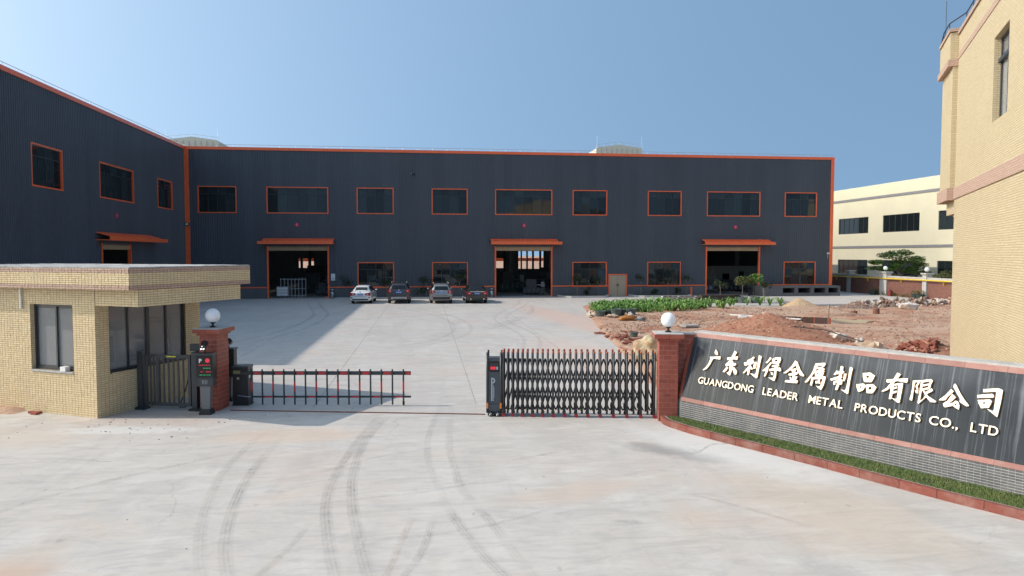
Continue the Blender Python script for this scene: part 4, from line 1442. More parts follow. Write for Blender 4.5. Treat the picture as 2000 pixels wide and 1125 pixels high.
# plinth tiles: the 297 nearest ones singly, the rest joined
PH = ZB - .10
tw_, th_ = .1, PH / 9
tme = MB(); b_ = .0015
tme.v += [(b_, -.004, b_), (tw_ - .006 - b_, -.004, b_), (tw_ - .006 - b_, -.004, th_ - .011 - b_), (b_, -.004, th_ - .011 - b_), (0, 0, 0), (tw_ - .006, 0, 0), (tw_ - .006, 0, th_ - .011), (0, 0, th_ - .011)]
for f in ((0, 1, 2, 3), (4, 5, 1, 0), (5, 6, 2, 1), (6, 7, 3, 2), (7, 4, 0, 3)): tme.f.append(f); tme.m.append(0)
tile_me = tme.mesh('tile', M['grey_tile'])
pt = MB(); q = random.Random(3)
box('plinth', M['grey_joint'], sw, 0, SL, 0, .018, -.05, ZB - .008)
for j in range(int(SL / tw_)):
    for k in range(9):
        x, z = j * tw_ + .0035, .10 + k * th_ + .003
        if 38 <= j < 71:
            inst(tile_me, 'tile', sw, (x, -.0005 - q.random() * .002, z))
        else:
            y = -.0005 - q.random() * .002
            i = len(pt.v); pt.v += [(x + v[0], y + v[1], z + v[2]) for v in tme.v]
            for f in tme.f: pt.f.append(tuple(i + a for a in f)); pt.m.append(0)
pt.obj('plinth_tile', M['grey_tile'], sw, fix=False, kind='stuff')
# brick wing closing the gap between the post and the sloping wall
wing = thing('link_wall', (5.91, 16.52, 0), math.atan2(-.215, .977), 'short red brick wall between the right gate post and the name wall', 'wall')
box('core', M['red_joint'], wing, .0, 1.0, .003, .2, -.05, 2.06)
brick_side(wing, (0.0, .016), 0, .98, 2.06)
box('cap_slab', M['concrete_cap'], wing, .0, 1.0, -.02, .24, 2.061, 2.095)

CHARS = {'guang':[[(0.794,1.315),(0.869,1.247),(0.879,1.191),(0.83,1.19),(0.777,1.233)],[(0.673,1.126),(0.767,1.134),(0.949,1.167),(0.967,1.137),(0.959,1.091),(0.787,1.091),(0.751,1.029),(0.72,0.936),(0.65,0.829),(0.586,0.791),(0.553,0.792),(0.62,0.874),(0.662,0.937),(0.682,1.013),(0.696,1.072)]],'dong':[[(1.141,1.162),(1.277,1.185),(1.404,1.22),(1.422,1.202),(1.413,1.142),(1.305,1.14),(1.159,1.104)],[(1.304,1.341),(1.369,1.308),(1.334,1.212),(1.304,1.145),(1.25,1.051),(1.166,1.033),(1.221,1.111),(1.266,1.228)],[(1.132,1.005),(1.173,1.042),(1.28,1.055),(1.392,1.061),(1.413,1.032),(1.384,0.994),(1.249,0.991),(1.157,0.957)],[(1.181,0.955),(1.229,0.937),(1.189,0.861),(1.141,0.814),(1.104,0.829),(1.137,0.886)],[(1.23,1.112),(1.318,1.099),(1.333,1.006),(1.333,0.88),(1.316,0.767),(1.279,0.773),(1.207,0.82),(1.267,0.855)],[(1.314,0.964),(1.363,0.968),(1.467,0.89),(1.468,0.809),(1.415,0.809),(1.367,0.877)]],'li':[[(1.807,1.263),(1.838,1.245),(1.807,1.187),(1.728,1.15),(1.668,1.124),(1.681,1.167),(1.75,1.207)],[(1.597,1.099),(1.817,1.179),(1.848,1.141),(1.81,1.093),(1.636,1.034)],[(1.725,1.165),(1.784,1.149),(1.781,1.071),(1.786,0.933),(1.778,0.836),(1.736,0.849),(1.729,0.956),(1.739,1.066)],[(1.741,1.054),(1.759,1.014),(1.722,0.947),(1.654,0.861),(1.621,0.867),(1.671,0.941)],[(1.771,1.039),(1.795,1.045),(1.848,0.987),(1.825,0.966),(1.772,0.993)],[(1.854,1.127),(1.898,1.163),(1.918,1.119),(1.915,1.008),(1.858,0.996),(1.846,1.049)],[(1.934,1.306),(2.007,1.284),(2.005,1.176),(2.003,0.993),(2.001,0.809),(1.97,0.799),(1.865,0.848),(1.806,0.882),(1.927,0.878),(1.946,0.908),(1.941,1.122)]],'de':[[(2.207,1.298),(2.247,1.282),(2.219,1.23),(2.165,1.156),(2.129,1.167),(2.178,1.228)],[(2.244,1.191),(2.274,1.172),(2.226,1.082),(2.144,0.978),(2.087,0.981),(2.156,1.058),(2.207,1.133)],[(2.177,1.076),(2.221,1.082),(2.216,0.975),(2.182,0.862),(2.148,0.868),(2.166,0.938)],[(2.266,1.257),(2.305,1.286),(2.337,1.255),(2.343,1.203),(2.347,1.166),(2.303,1.16),(2.276,1.195)],[(2.305,1.286),(2.365,1.314),(2.453,1.318),(2.473,1.291),(2.398,1.27),(2.328,1.255)],[(2.398,1.273),(2.472,1.294),(2.461,1.203),(2.43,1.173),(2.396,1.18)],[(2.299,1.2),(2.438,1.236),(2.434,1.175),(2.307,1.156)],[(2.289,1.118),(2.444,1.168),(2.459,1.143),(2.439,1.115),(2.306,1.09)],[(2.244,1.037),(2.482,1.104),(2.527,1.055),(2.515,1.02),(2.425,1.031),(2.261,0.994)],[(2.355,1.114),(2.424,1.123),(2.427,1.019),(2.436,0.901),(2.42,0.8),(2.384,0.804),(2.259,0.853),(2.332,0.856),(2.378,0.87),(2.38,0.953)],[(2.294,0.979),(2.339,0.974),(2.368,0.929),(2.327,0.918)]],'jin':[[(2.798,1.296),(2.867,1.261),(2.835,1.202),(2.731,1.086),(2.647,1.001),(2.586,0.996),(2.683,1.09),(2.75,1.187)],[(2.815,1.247),(2.87,1.242),(2.959,1.105),(3.054,1.016),(3.047,0.987),(2.965,1.001),(2.886,1.088)],[(2.737,1.097),(2.849,1.134),(2.861,1.103),(2.834,1.076),(2.752,1.06)],[(2.703,0.994),(2.891,1.062),(2.914,1.041),(2.895,1.006),(2.73,0.957)],[(2.779,1.095),(2.84,1.104),(2.878,0.861),(2.825,0.853)],[(2.744,0.934),(2.778,0.934),(2.811,0.878),(2.776,0.865)],[(2.886,0.974),(2.918,0.961),(2.891,0.889),(2.858,0.892)],[(2.672,0.853),(2.925,0.893),(2.945,0.856),(2.924,0.824),(2.663,0.809)]],'shu':[[(3.257,1.288),(3.437,1.325),(3.465,1.3),(3.436,1.237),(3.393,1.238),(3.402,1.266),(3.27,1.241)],[(3.25,1.293),(3.312,1.249),(3.284,1.145),(3.219,1.008),(3.144,0.876),(3.093,0.875),(3.175,1.005),(3.226,1.126)],[(3.252,1.207),(3.41,1.239),(3.423,1.214),(3.26,1.166)],[(3.362,1.184),(3.446,1.215),(3.465,1.184),(3.344,1.142),(3.283,1.124)],[(3.269,1.118),(3.311,1.116),(3.326,1.037),(3.292,1.03)],[(3.423,1.153),(3.464,1.154),(3.451,1.069),(3.417,1.071)],[(3.27,1.129),(3.461,1.168),(3.462,1.132),(3.278,1.087)],[(3.287,1.063),(3.453,1.103),(3.455,1.061),(3.3,1.025)],[(3.341,1.156),(3.384,1.162),(3.412,0.939),(3.374,0.933)],[(3.224,0.997),(3.27,0.989),(3.265,0.829),(3.224,0.832)],[(3.233,0.998),(3.503,1.053),(3.52,1.018),(3.484,1.0),(3.26,0.954)],[(3.465,1.038),(3.522,1.021),(3.51,0.88),(3.479,0.777),(3.453,0.77),(3.346,0.837),(3.416,0.827),(3.442,0.856),(3.456,0.945)],[(3.323,0.933),(3.406,0.938),(3.437,0.883),(3.389,0.893),(3.333,0.879)]],'zhi':[[(3.78,1.302),(3.835,1.294),(3.835,1.18),(3.827,0.999),(3.797,0.82),(3.75,0.819),(3.766,0.935),(3.778,1.172)],[(3.705,1.176),(3.857,1.214),(3.869,1.185),(3.844,1.156),(3.707,1.124)],[(3.714,1.201),(3.756,1.19),(3.709,1.11),(3.667,1.113)],[(3.611,1.014),(3.804,1.109),(3.843,1.098),(3.84,1.063),(3.645,0.984)],[(3.691,0.979),(3.727,0.978),(3.738,0.914),(3.697,0.915)],[(3.718,0.993),(3.854,1.04),(3.868,1.003),(3.725,0.951)],[(3.823,1.022),(3.866,1.015),(3.871,0.948),(3.837,0.928),(3.806,0.931)],[(3.875,1.158),(3.924,1.165),(3.923,1.107),(3.911,1.014),(3.88,1.018)],[(3.967,1.311),(4.028,1.289),(4.021,1.178),(4.019,1.0),(4.024,0.78),(3.993,0.775),(3.864,0.84),(3.923,0.835),(3.96,0.844),(3.968,0.965)]],'pin':[[(4.229,1.22),(4.296,1.232),(4.306,1.177),(4.322,1.125),(4.355,1.06),(4.291,1.054),(4.252,1.129)],[(4.283,1.23),(4.372,1.248),(4.468,1.199),(4.443,1.136),(4.363,1.185),(4.296,1.173)],[(4.362,1.191),(4.466,1.199),(4.428,1.071),(4.354,1.063),(4.356,1.127)],[(4.275,1.124),(4.389,1.148),(4.426,1.071),(4.293,1.054)],[(4.148,0.984),(4.217,1.002),(4.22,0.955),(4.233,0.91),(4.254,0.865),(4.21,0.844),(4.164,0.927)],[(4.204,1.0),(4.28,1.021),(4.335,0.985),(4.314,0.936),(4.268,0.969),(4.22,0.953)],[(4.262,0.971),(4.334,0.985),(4.291,0.883),(4.242,0.858),(4.253,0.92)],[(4.191,0.91),(4.268,0.936),(4.291,0.884),(4.21,0.844)],[(4.327,1.002),(4.388,1.017),(4.39,0.961),(4.405,0.903),(4.434,0.854),(4.375,0.848),(4.349,0.928)],[(4.379,1.016),(4.46,1.033),(4.538,0.984),(4.515,0.94),(4.444,0.98),(4.388,0.963)],[(4.445,0.986),(4.537,0.984),(4.486,0.86),(4.434,0.854),(4.445,0.914)],[(4.36,0.906),(4.452,0.928),(4.484,0.862),(4.375,0.848)]],'you':[[(4.689,1.159),(4.886,1.2),(5.053,1.233),(5.068,1.212),(5.059,1.15),(4.892,1.158),(4.728,1.102),(4.699,1.113)],[(4.861,1.314),(4.929,1.29),(4.887,1.206),(4.829,1.106),(4.752,0.974),(4.67,0.923),(4.636,0.925),(4.719,1.005),(4.777,1.111),(4.823,1.21)],[(4.78,1.089),(4.844,1.093),(4.842,0.952),(4.835,0.808),(4.79,0.805),(4.795,0.945)],[(4.827,1.093),(4.981,1.138),(4.998,1.109),(4.835,1.059)],[(4.915,1.119),(4.995,1.127),(4.997,0.976),(4.992,0.768),(4.954,0.761),(4.835,0.828),(4.898,0.821),(4.93,0.833),(4.927,0.965)],[(4.837,1.029),(4.899,1.054),(4.904,1.024),(4.837,0.993)],[(4.835,0.951),(4.906,0.978),(4.906,0.939),(4.832,0.906)]],'xian':[[(5.155,1.2),(5.195,1.199),(5.197,1.033),(5.198,0.841),(5.15,0.852),(5.16,0.951),(5.164,1.079)],[(5.154,1.205),(5.284,1.232),(5.283,1.199),(5.249,1.115),(5.268,1.07),(5.281,0.987),(5.241,0.987),(5.216,1.036),(5.251,1.035),(5.216,1.112),(5.245,1.187),(5.188,1.176)],[(5.292,1.228),(5.332,1.234),(5.333,1.029),(5.33,0.865),(5.364,0.886),(5.409,0.968),(5.426,0.947),(5.318,0.804),(5.296,0.819),(5.298,0.973)],[(5.319,1.238),(5.454,1.277),(5.489,1.248),(5.47,1.186),(5.436,1.193),(5.442,1.23),(5.331,1.197)],[(5.326,1.154),(5.441,1.193),(5.445,1.163),(5.331,1.121)],[(5.332,1.08),(5.429,1.122),(5.435,1.198),(5.471,1.197),(5.461,1.097),(5.337,1.046)],[(5.49,1.113),(5.519,1.071),(5.417,0.99),(5.388,1.013)],[(5.348,1.047),(5.382,1.046),(5.458,0.961),(5.595,0.895),(5.589,0.871),(5.505,0.864),(5.422,0.943)]],'gong':[[(5.801,1.144),(5.849,1.11),(5.767,0.997),(5.737,0.937),(5.645,0.918),(5.639,0.931),(5.718,1.016)],[(5.848,1.257),(5.883,1.219),(5.946,1.113),(6.025,1.005),(6.112,0.912),(6.11,0.891),(6.071,0.888),(5.965,0.945),(5.964,0.995),(5.903,1.082),(5.828,1.193)],[(5.832,1.064),(5.897,1.014),(5.832,0.922),(5.804,0.893),(5.75,0.81),(5.722,0.833),(5.712,0.874),(5.774,0.933)],[(5.728,0.867),(5.864,0.911),(5.878,0.863),(5.81,0.833),(5.745,0.81)],[(5.863,0.905),(5.901,0.957),(5.943,0.943),(5.975,0.876),(5.973,0.811),(5.948,0.815),(5.88,0.85),(5.892,0.87),(5.924,0.87),(5.915,0.912),(5.891,0.877)]],'si':[[(6.29,1.219),(6.504,1.268),(6.578,1.248),(6.579,1.202),(6.575,1.038),(6.557,0.795),(6.535,0.794),(6.384,0.898),(6.475,0.875),(6.49,0.895),(6.489,1.176),(6.475,1.204),(6.304,1.168)],[(6.217,1.106),(6.432,1.163),(6.461,1.136),(6.457,1.1),(6.236,1.059),(6.219,1.079)],[(6.234,1.022),(6.306,1.038),(6.313,0.994),(6.323,0.965),(6.35,0.902),(6.303,0.893),(6.258,0.961)],[(6.296,1.035),(6.41,1.062),(6.446,1.034),(6.434,0.991),(6.356,1.006),(6.311,0.992)],[(6.354,1.008),(6.445,1.034),(6.415,0.921),(6.344,0.903),(6.35,0.975)],[(6.27,0.958),(6.404,0.988),(6.415,0.921),(6.303,0.893)]]}
M['letter_face'] = simple('letter_face_ivory', (.84, .80, .64), .35, var=.02)
M['letter_side'] = simple('letter_side_gold', (.66, .33, .08), .4, var=.05)
for nm, polys in CHARS.items():
    mb = MB()
    for i_, pl in enumerate(polys):
        zt = .045 + i_ * .0007
        ctr = catmull([Vector((x, y, 0)) for x, y in pl] + [Vector((pl[0][0], pl[0][1], 0))], 3)[:-1]
        # keep corners: blend the spline with the straight outline
        lin = []
        P_ = pl + [pl[0]]
        for a, b in zip(P_[:-1], P_[1:]):
            for k in range(3): lin.append((a[0] + (b[0] - a[0]) * k / 3, a[1] + (b[1] - a[1]) * k / 3))
        pts = [(.35 * c.x + .65 * l[0], .35 * c.y + .65 * l[1]) for c, l in zip(ctr, lin)]
        ar = sum(pts[k][0] * pts[(k + 1) % len(pts)][1] - pts[(k + 1) % len(pts)][0] * pts[k][1] for k in range(len(pts)))
        if ar < 0: pts = pts[::-1]
        i = len(mb.v); n = len(pts)
        mb.v += [(x, y, zt) for x, y in pts] + [(x, y, .002) for x, y in pts]
        mb.f.append(tuple(i + k for k in range(n))); mb.m.append(0)
        for k in range(n):
            k2 = (k + 1) % n
            mb.f.append((i + k, i + n + k, i + n + k2, i + k2)); mb.m.append(1)
    bm = bmesh.new(); me = mb.mesh('character', [M['letter_face'], M['letter_side']])
    bm.from_mesh(me); bmesh.ops.triangulate(bm, faces=[f for f in bm.faces if len(f.verts) > 4]); bm.to_mesh(me); bm.free()
    o = bpy.data.objects.new('character', me); COL.objects.link(o); o.parent = sl
LET = {}
for word, s0, s1 in (('GUANGDONG', .487, 1.965), ('LEADER', 2.19, 3.016), ('METAL', 3.247, 3.957), ('PRODUCTS', 4.192, 5.39), ('CO.,', 5.53, 6.0), ('LTD', 6.19, 6.60)):
    ms = []
    for ch in word:
        if ch not in LET: LET[ch] = text_mesh(ch, .222, .018, [M['letter_face'], M['letter_side']], offset=.0025, center=False)
        me = LET[ch]
        xs = [v.co.x for v in me.vertices]
        ms.append((me, min(xs), max(xs)))
    tot = sum(b - a for _, a, b in ms); gap = .022
    k = (s1 - s0 - gap * (len(word) - 1)) / tot
    x = s0
    for me, a, b in ms:
        o = bpy.data.objects.new('letter', me); COL.objects.link(o); o.parent = sl
        o.location = (x - a * k, .472, .024); o.scale = (k, 1, 1)
        x += (b - a) * k + gap

# ------------------------------------------------------------------ kerb and grass strip in front of the name wall
KP = [(5.60, 16.62), (5.53, 16.2), (5.52, 15.85), (5.66, 15.42), (5.84, 14.98), (6.18, 14.36), (6.78, 13.32), (7.32, 12.35), (7.78, 11.45), (8.34, 10.40), (8.90, 9.45), (9.6, 8.2), (10.3, 6.9)]
KC = catmull([Vector((a, b, 0)) for a, b in KP], 8)
kerb = tag(bpy.data.objects.new('kerb', None), kind='structure'); COL.objects.link(kerb)


def offset_path(C, d):
    out = []
    for k, p in enumerate(C):
        t_ = (C[min(k + 1, len(C) - 1)] - C[max(k - 1, 0)]).normalized()
        out.append(p + Vector((-t_.y, t_.x, 0)) * d)
    return out


KI = offset_path(KC, .10); KI2 = offset_path(KC, .125)
KH = .142
acc = [0]
for a, b in zip(KC[:-1], KC[1:]): acc.append(acc[-1] + (b - a).length)
step = .6; seg = [0]
for k in range(1, len(KC)):
    if acc[k] - acc[seg[-1]] >= (.35 if acc[k] < 1.6 else step): seg.append(k)
for a, b in zip(seg[:-1], seg[1:]):
    mb = MB()
    idx = list(range(a, b + 1))
    o_ = [KC[k].copy() for k in idx]; i_ = [KI[k].copy() for k in idx]
    t_ = (o_[-1] - o_[0]).normalized() * .004
    o_[0] += t_; i_[0] += t_; o_[-1] -= t_; i_[-1] -= t_
    for k in range(len(idx) - 1):
        p, q, r_, s_ = o_[k], o_[k + 1], i_[k + 1], i_[k]
        mb.quad((p.x, p.y, -.02), (q.x, q.y, -.02), (q.x, q.y, KH), (p.x, p.y, KH))
        mb.quad((p.x, p.y, KH), (q.x, q.y, KH), (r_.x, r_.y, KH), (s_.x, s_.y, KH))
        mb.quad((s_.x, s_.y, KH), (r_.x, r_.y, KH), (r_.x, r_.y, 0), (s_.x, s_.y, 0))
    mb.obj('kerb_stone', M['kerb_granite'], kerb)
mb = MB()
for k in range(len(KI) - 1):
    p, q, r_, s_ = KI[k], KI[k + 1], KI2[k + 1], KI2[k]
    mb.quad((p.x, p.y, KH - .004), (q.x, q.y, KH - .004), (r_.x, r_.y, KH - .004), (s_.x, s_.y, KH - .004))
mb.obj('mortar_edge', M['concrete_cap'], kerb, fix=False)
# soil bed + blades
mb = MB()
bed = []
for k in range(len(KI2)):
    p = KI2[k]
    s_ = (p - S0).dot(SD)
    q = S0 + SD * s_ + SN * .0
    if s_ < 0: q = p + Vector((.3, .1, 0)) if False else Vector((5.93, 16.25, 0))
    bed.append((p, q))
for (p, q), (r_, s_) in zip(bed[:-1], bed[1:]): mb.quad((p.x, p.y, .10), (r_.x, r_.y, .10), (s_.x, s_.y, .10), (q.x, q.y, .10))
tag(mb.obj('grass_bed', simple('dark_bed_soil', (.045, .06, .022), .95, var=.3, vscale=8, bump=.5), fix=False), kind='structure')
mb = MB(); q = random.Random(5)
for (p, s1), (r_, s2) in zip(bed[:-1], bed[1:]):
    area = ((r_ - p).length * ((s1 - p).length + (s2 - r_).length) / 2)
    for _ in range(int(area * 6500)):
        a, b = q.random(), q.random()
        c = (p.lerp(r_, a)).lerp(s1.lerp(s2, a), b)
        bare = noise.noise(Vector((c.x * 2.2, c.y * 2.2, 5)))
        if bare > .46 and q.random() < .85: continue
        h = q.uniform(.02, .055) * (1.1 + .5 * noise.noise(Vector((c.x * 5, c.y * 5, 2)))); an = q.uniform(0, 6.28); w_ = .004
        lx, ly = q.uniform(-.03, .03), q.uniform(-.03, .03)
        i = len(mb.v)
        mb.v += [(c.x - w_ * math.cos(an), c.y - w_ * math.sin(an), .098), (c.x + w_ * math.cos(an), c.y + w_ * math.sin(an), .098), (c.x + lx, c.y + ly, .10 + h)]
        mb.f.append((i, i + 1, i + 2)); mb.m.append(0)
t = NT('turf_blades'); g = t.n('ShaderNodeNewGeometry')
pp = t.pos('world')
cc = t.ramp(g.outputs['Random Per Island'], [(0, (.075, .125, .03)), (.5, (.12, .19, .048)), (.85, (.18, .245, .075)), (1, (.34, .28, .12))])
cc = t.mix(t.ramp(t.noise(pp, 1.5, 5), [(.45, 0.0), (.7, .6)]), cc, (.20, .21, .075))
t.color(cc); t.set(Roughness=.6)
mb_o = mb.obj('grass_strip', t.mat, fix=False); tag(mb_o, kind='stuff')
r_ = thing('cable_end', (5.62, 16.42, .1), 0, 'pale cable loop lying on the curved end of the kerb', 'cable')
MB().tube(catmull([Vector((-.08, .02, .04)), Vector((.02, .02, .10)), Vector((.18, -.04, .11)), Vector((.25, -.1, .05)), Vector((.22, -.12, .02))], 6), .016, 6).obj('loop', M['white_paint'], r_)

# ------------------------------------------------------------------ retractable gate
G0 = Vector((1.46, 17.30, 0)); GD = Vector((.985, -.172, 0)).normalized()
rg = thing('retractable_gate', G0, math.atan2(GD.y, GD.x), 'black folding driveway gate pulled partly open beside the right post', 'gate')
PX = [.411, .519, .637, .758, .878, .999, 1.123, 1.247, 1.374, 1.501, 1.631, 1.768, 1.908, 2.052, 2.195, 2.338, 2.481, 2.633, 2.783, 2.945, 3.104, 3.263, 3.428, 3.593, 3.764, 3.929, 4.093]
GT = .34
post_me = MB().tube([(0, 0, .09), (0, 0, 1.585)], .027, 8).mesh('post', M['charcoal'], True)
post_bk = MB().tube([(0, 0, .09), (0, 0, 1.60)], .027, 8).mesh('post', M['black'], True)
cap_me = MB().lathe([(.028, 0), (.029, .02), (.02, .04)], 8).mesh('cap', M['orange_cap'], True)
wheel_me = MB().tube([(0, -.03, 0), (0, .012, 0)], .045, 12).mesh('wheel', [simple('red_wheel', (.28, .02, .028), .45)], False)
wheel_bk = MB().tube([(0, -.03, 0), (0, .012, 0)], .045, 12).mesh('wheel', [M['rubber']], False)
fork_me = MB().box(-.03, .03, -.02, .02, .03, .2).box(-.045, .0, .021, .05, .12, .24).mesh('fork', M['black'])
for i_, x in enumerate(PX):
    p = inst(post_me, 'post', rg, (x, 0, 0)); inst(cap_me, 'cap', p, (0, 0, 1.585))
    p = inst(post_bk, 'post', rg, (x, GT, 0)); inst(cap_me, 'cap', p, (0, 0, 1.60))
    if i_ % 2 == 0:
        for y in (-.015, GT + .015):
            w_ = inst(wheel_me if y < .1 else wheel_bk, 'wheel', rg, (x, y, .047)); inst(fork_me, 'fork', w_, (0, 0, .0))
mids = [(a + b) / 2 for a, b in zip(PX[:-1], PX[1:])]
ZL = [1.43, 1.43 - .23, 1.43 - .45, 1.43 - .66, 1.43 - .89, 1.43 - 1.11, 1.43 - 1.27]
for y in (.10,):
    for sgn in (1, -1):
        for i_, x0 in enumerate(mids):
            pts = []
            for k, z in enumerate(ZL):
                j = i_ + sgn * k / 2
                if k % 2 == 0:
                    j = int(j); 
                    if not 0 <= j < len(mids): break
                    xx = mids[j]
                else:
                    j = int(math.floor(i_ + sgn * k / 2 + .5)) if sgn > 0 else int(math.ceil(i_ + sgn * k / 2 - .5)) + 1
                    j = i_ + (k + 1) // 2 if sgn > 0 else i_ - (k - 1) // 2
                    if not 0 <= j < len(PX): break
                    xx = PX[j]
                pts.append(Vector((xx, y + sgn * .008, z)))
            if len(pts) > 1:
                mb = MB(); wv = .02
                for a, b in zip(pts[:-1], pts[1:]):
                    mb.quad((a.x - wv, a.y - .004, a.z), (b.x - wv, b.y - .004, b.z), (b.x + wv, b.y - .004, b.z), (a.x + wv, a.y - .004, a.z))
                    mb.quad((a.x - wv, a.y + .004, a.z), (a.x + wv, a.y + .004, a.z), (b.x + wv, b.y + .004, b.z), (b.x - wv, b.y + .004, b.z))
                    mb.quad((a.x + wv, a.y - .004, a.z), (b.x + wv, b.y - .004, b.z), (b.x + wv, b.y + .004, b.z), (a.x + wv, a.y + .004, a.z))
                    mb.quad((a.x - wv, a.y + .004, a.z), (b.x - wv, b.y + .004, b.z), (b.x - wv, b.y - .004, b.z), (a.x - wv, a.y - .004, a.z))
                mb.obj('lattice_bar', M['black'], rg, fix=False)
# drive head
hd = bpy.data.objects.new('drive_head', None); COL.objects.link(hd); hd.parent = rg
M['head_panel'] = simple('head_panel_slate', (.062, .072, .085), .32, var=.03)
MB().box(.03, .335, .02, GT - .02, .27, 1.45).box(.0, .36, .0, GT, .12, .3).obj('body', M['head_panel'], hd, fix=False)
box('display', M['screen'], hd, .055, .31, .008, .0195, 1.1, 1.36)
box('led_text', M['led_red'], hd, .09, .22, .003, .0075, 1.16, 1.235)
box('led_text', M['grey_print'], hd, .235, .28, .003, .0075, 1.16, 1.235)
box('blank_panel', M['grey_paint'] if False else M['charcoal'], hd, .085, .285, .003, .0075, 1.255, 1.315)
mb = MB()
mb.box(.108, .137, .008, .0195, .38, .955)
pc = [( 0.137 + .062 * math.sin(a * math.pi / 10), .885 + .062 * math.cos(a * math.pi / 10)) for a in range(11)]
for (xa, za), (xb, zb) in zip(pc[:-1], pc[1:]):
    ka = lambda x_, z_, s_: (.137 + (x_ - .137) * s_, .010, .885 + (z_ - .885) * s_)
    mb.quad(ka(xa, za, .62), ka(xb, zb, .62), ka(xb, zb, 1.15), ka(xa, za, 1.15))
mb.box(.150, .166, .009, .0195, .38, .78); mb.box(.176, .186, .009, .0195, .46, .72)
mb.obj('print', M['grey_print'], hd, fix=False)
for x in (0.012, .35):
    for y, pm_, zz in ((0, post_me, 1.585), (GT, post_bk, 1.6)):
        p = inst(pm_, 'post', hd, (x, y, 0))
for x in (.015, .345): box('reflector', simple('amber_reflector', (.75, .22, .03), .3), hd, x - .022, x + .022, -.03, -.0235, .2, .34)
for x in (.09, .27):
    for y in (-.02, GT + .02):
        mb = MB(); mb.tube([(x, y - .03, .068), (x, y + .03, .068)], .067, 14); w_ = mb.obj('wheel', M['rubber'], hd)
        mb = MB()
        for k in range(5):
            a = k * 2 * math.pi / 5 + .3
            mb.tube([(x, y - .033, .068), (x + .042 * math.cos(a), y - .033, .068 + .042 * math.sin(a))], .009, 4)
        mb.obj('wheel_hub', M['steel'], hd)
box('skirt', M['black'], hd, .02, .34, .02, GT - .02, .05, .12)

# ------------------------------------------------------------------ boom barrier with hanging fence
B0 = Vector((-4.57, 19.34, 0)); BD = Vector((.993, -.12, 0)).normalized()
bg_ = thing('boom_barrier', B0, math.atan2(BD.y, BD.x), 'closed boom barrier with hanging black fence and red bands across the entrance', 'barrier')
mb = MB(); mb.box(-.52, -.11, -.06, .3, 0.0, 1.0); 
cab = mb.obj('cabinet', M['black'], bg_, fix=False)
box('lid', M['charcoal'], cab, -.535, -.10, -.07, .31, 1.0, 1.045)
box('base_plate', M['charcoal'], cab, -.54, -.09, -.09, .33, 0.001, .02)
box('label', simple('olive_label', (.25, .23, .10), .5), cab, -.5, -.3, -.0655, -.0605, .84, .93)
MB().tube([(-.37, -.06, .72), (-.37, -.067, .72)], .035, 14).obj('lock', M['steel'], cab)
box('sticker', M['white_paint'], cab, -.1095, -.105, .0, .13, .72, .86)
MB().tube([(-.38, -.075, .27), (-.1, -.085, .235), (.0, -.06, .235)], .013, 6).obj('release_bar', M['steel'], cab)
XS = [.003, .289, .571, .857, 1.139, 1.424, 1.707, 1.992, 2.278, 2.563, 2.849, 3.135, 3.42, 3.71, 3.999]
M['arm'] = simple('arm_dark', (.035, .042, .045), .4, var=.05)
box('arm_rail', M['arm'], bg_, -.3, 4.19, -.102, -.052, .82, .915)
box('arm_rail', M['arm'], bg_, -.03, 4.19, -.09, -.06, .215, .265)
for i_, x in enumerate(XS):
    mb = MB(); mb.tube([(x, -.125, .06), (x, -.125, .955)], .023, 8); mb.lathe([(.023, 0), (.018, .018), (.005, .028)], 8, (x, -.125, .955)); mb.lathe([(.005, -.028), (.018, -.018), (.023, 0)], 8, (x, -.125, .06))
    p = mb.obj('fence_bar', M['arm'], bg_, smooth=False)
    if i_ % 2 == 0:
        MB().tube([(x, -.125, .40), (x, -.125, .65)], .0242, 8, cap=False).obj('band', M['red_band'], p)
        box('band', M['red_band'], bg_, x + .05, x + .24 if i_ < 14 else 4.195, -.1045, -.1025, .835, .90)
    elif i_ < 14:
        box('band', M['red_band'], bg_, x + .045, x + .245, -.0925, -.0905, .222, .258)
MB().tube([(4.0, -.125, -.0), (4.0, -.125, .06)], .008, 5).obj('rest_pin', M['steel'], bg_)
MB().tube([(4.0, -.125, .03), (4.0, -.125, .13)], .03, 8).obj('rest_pin', M['rubber'], bg_)

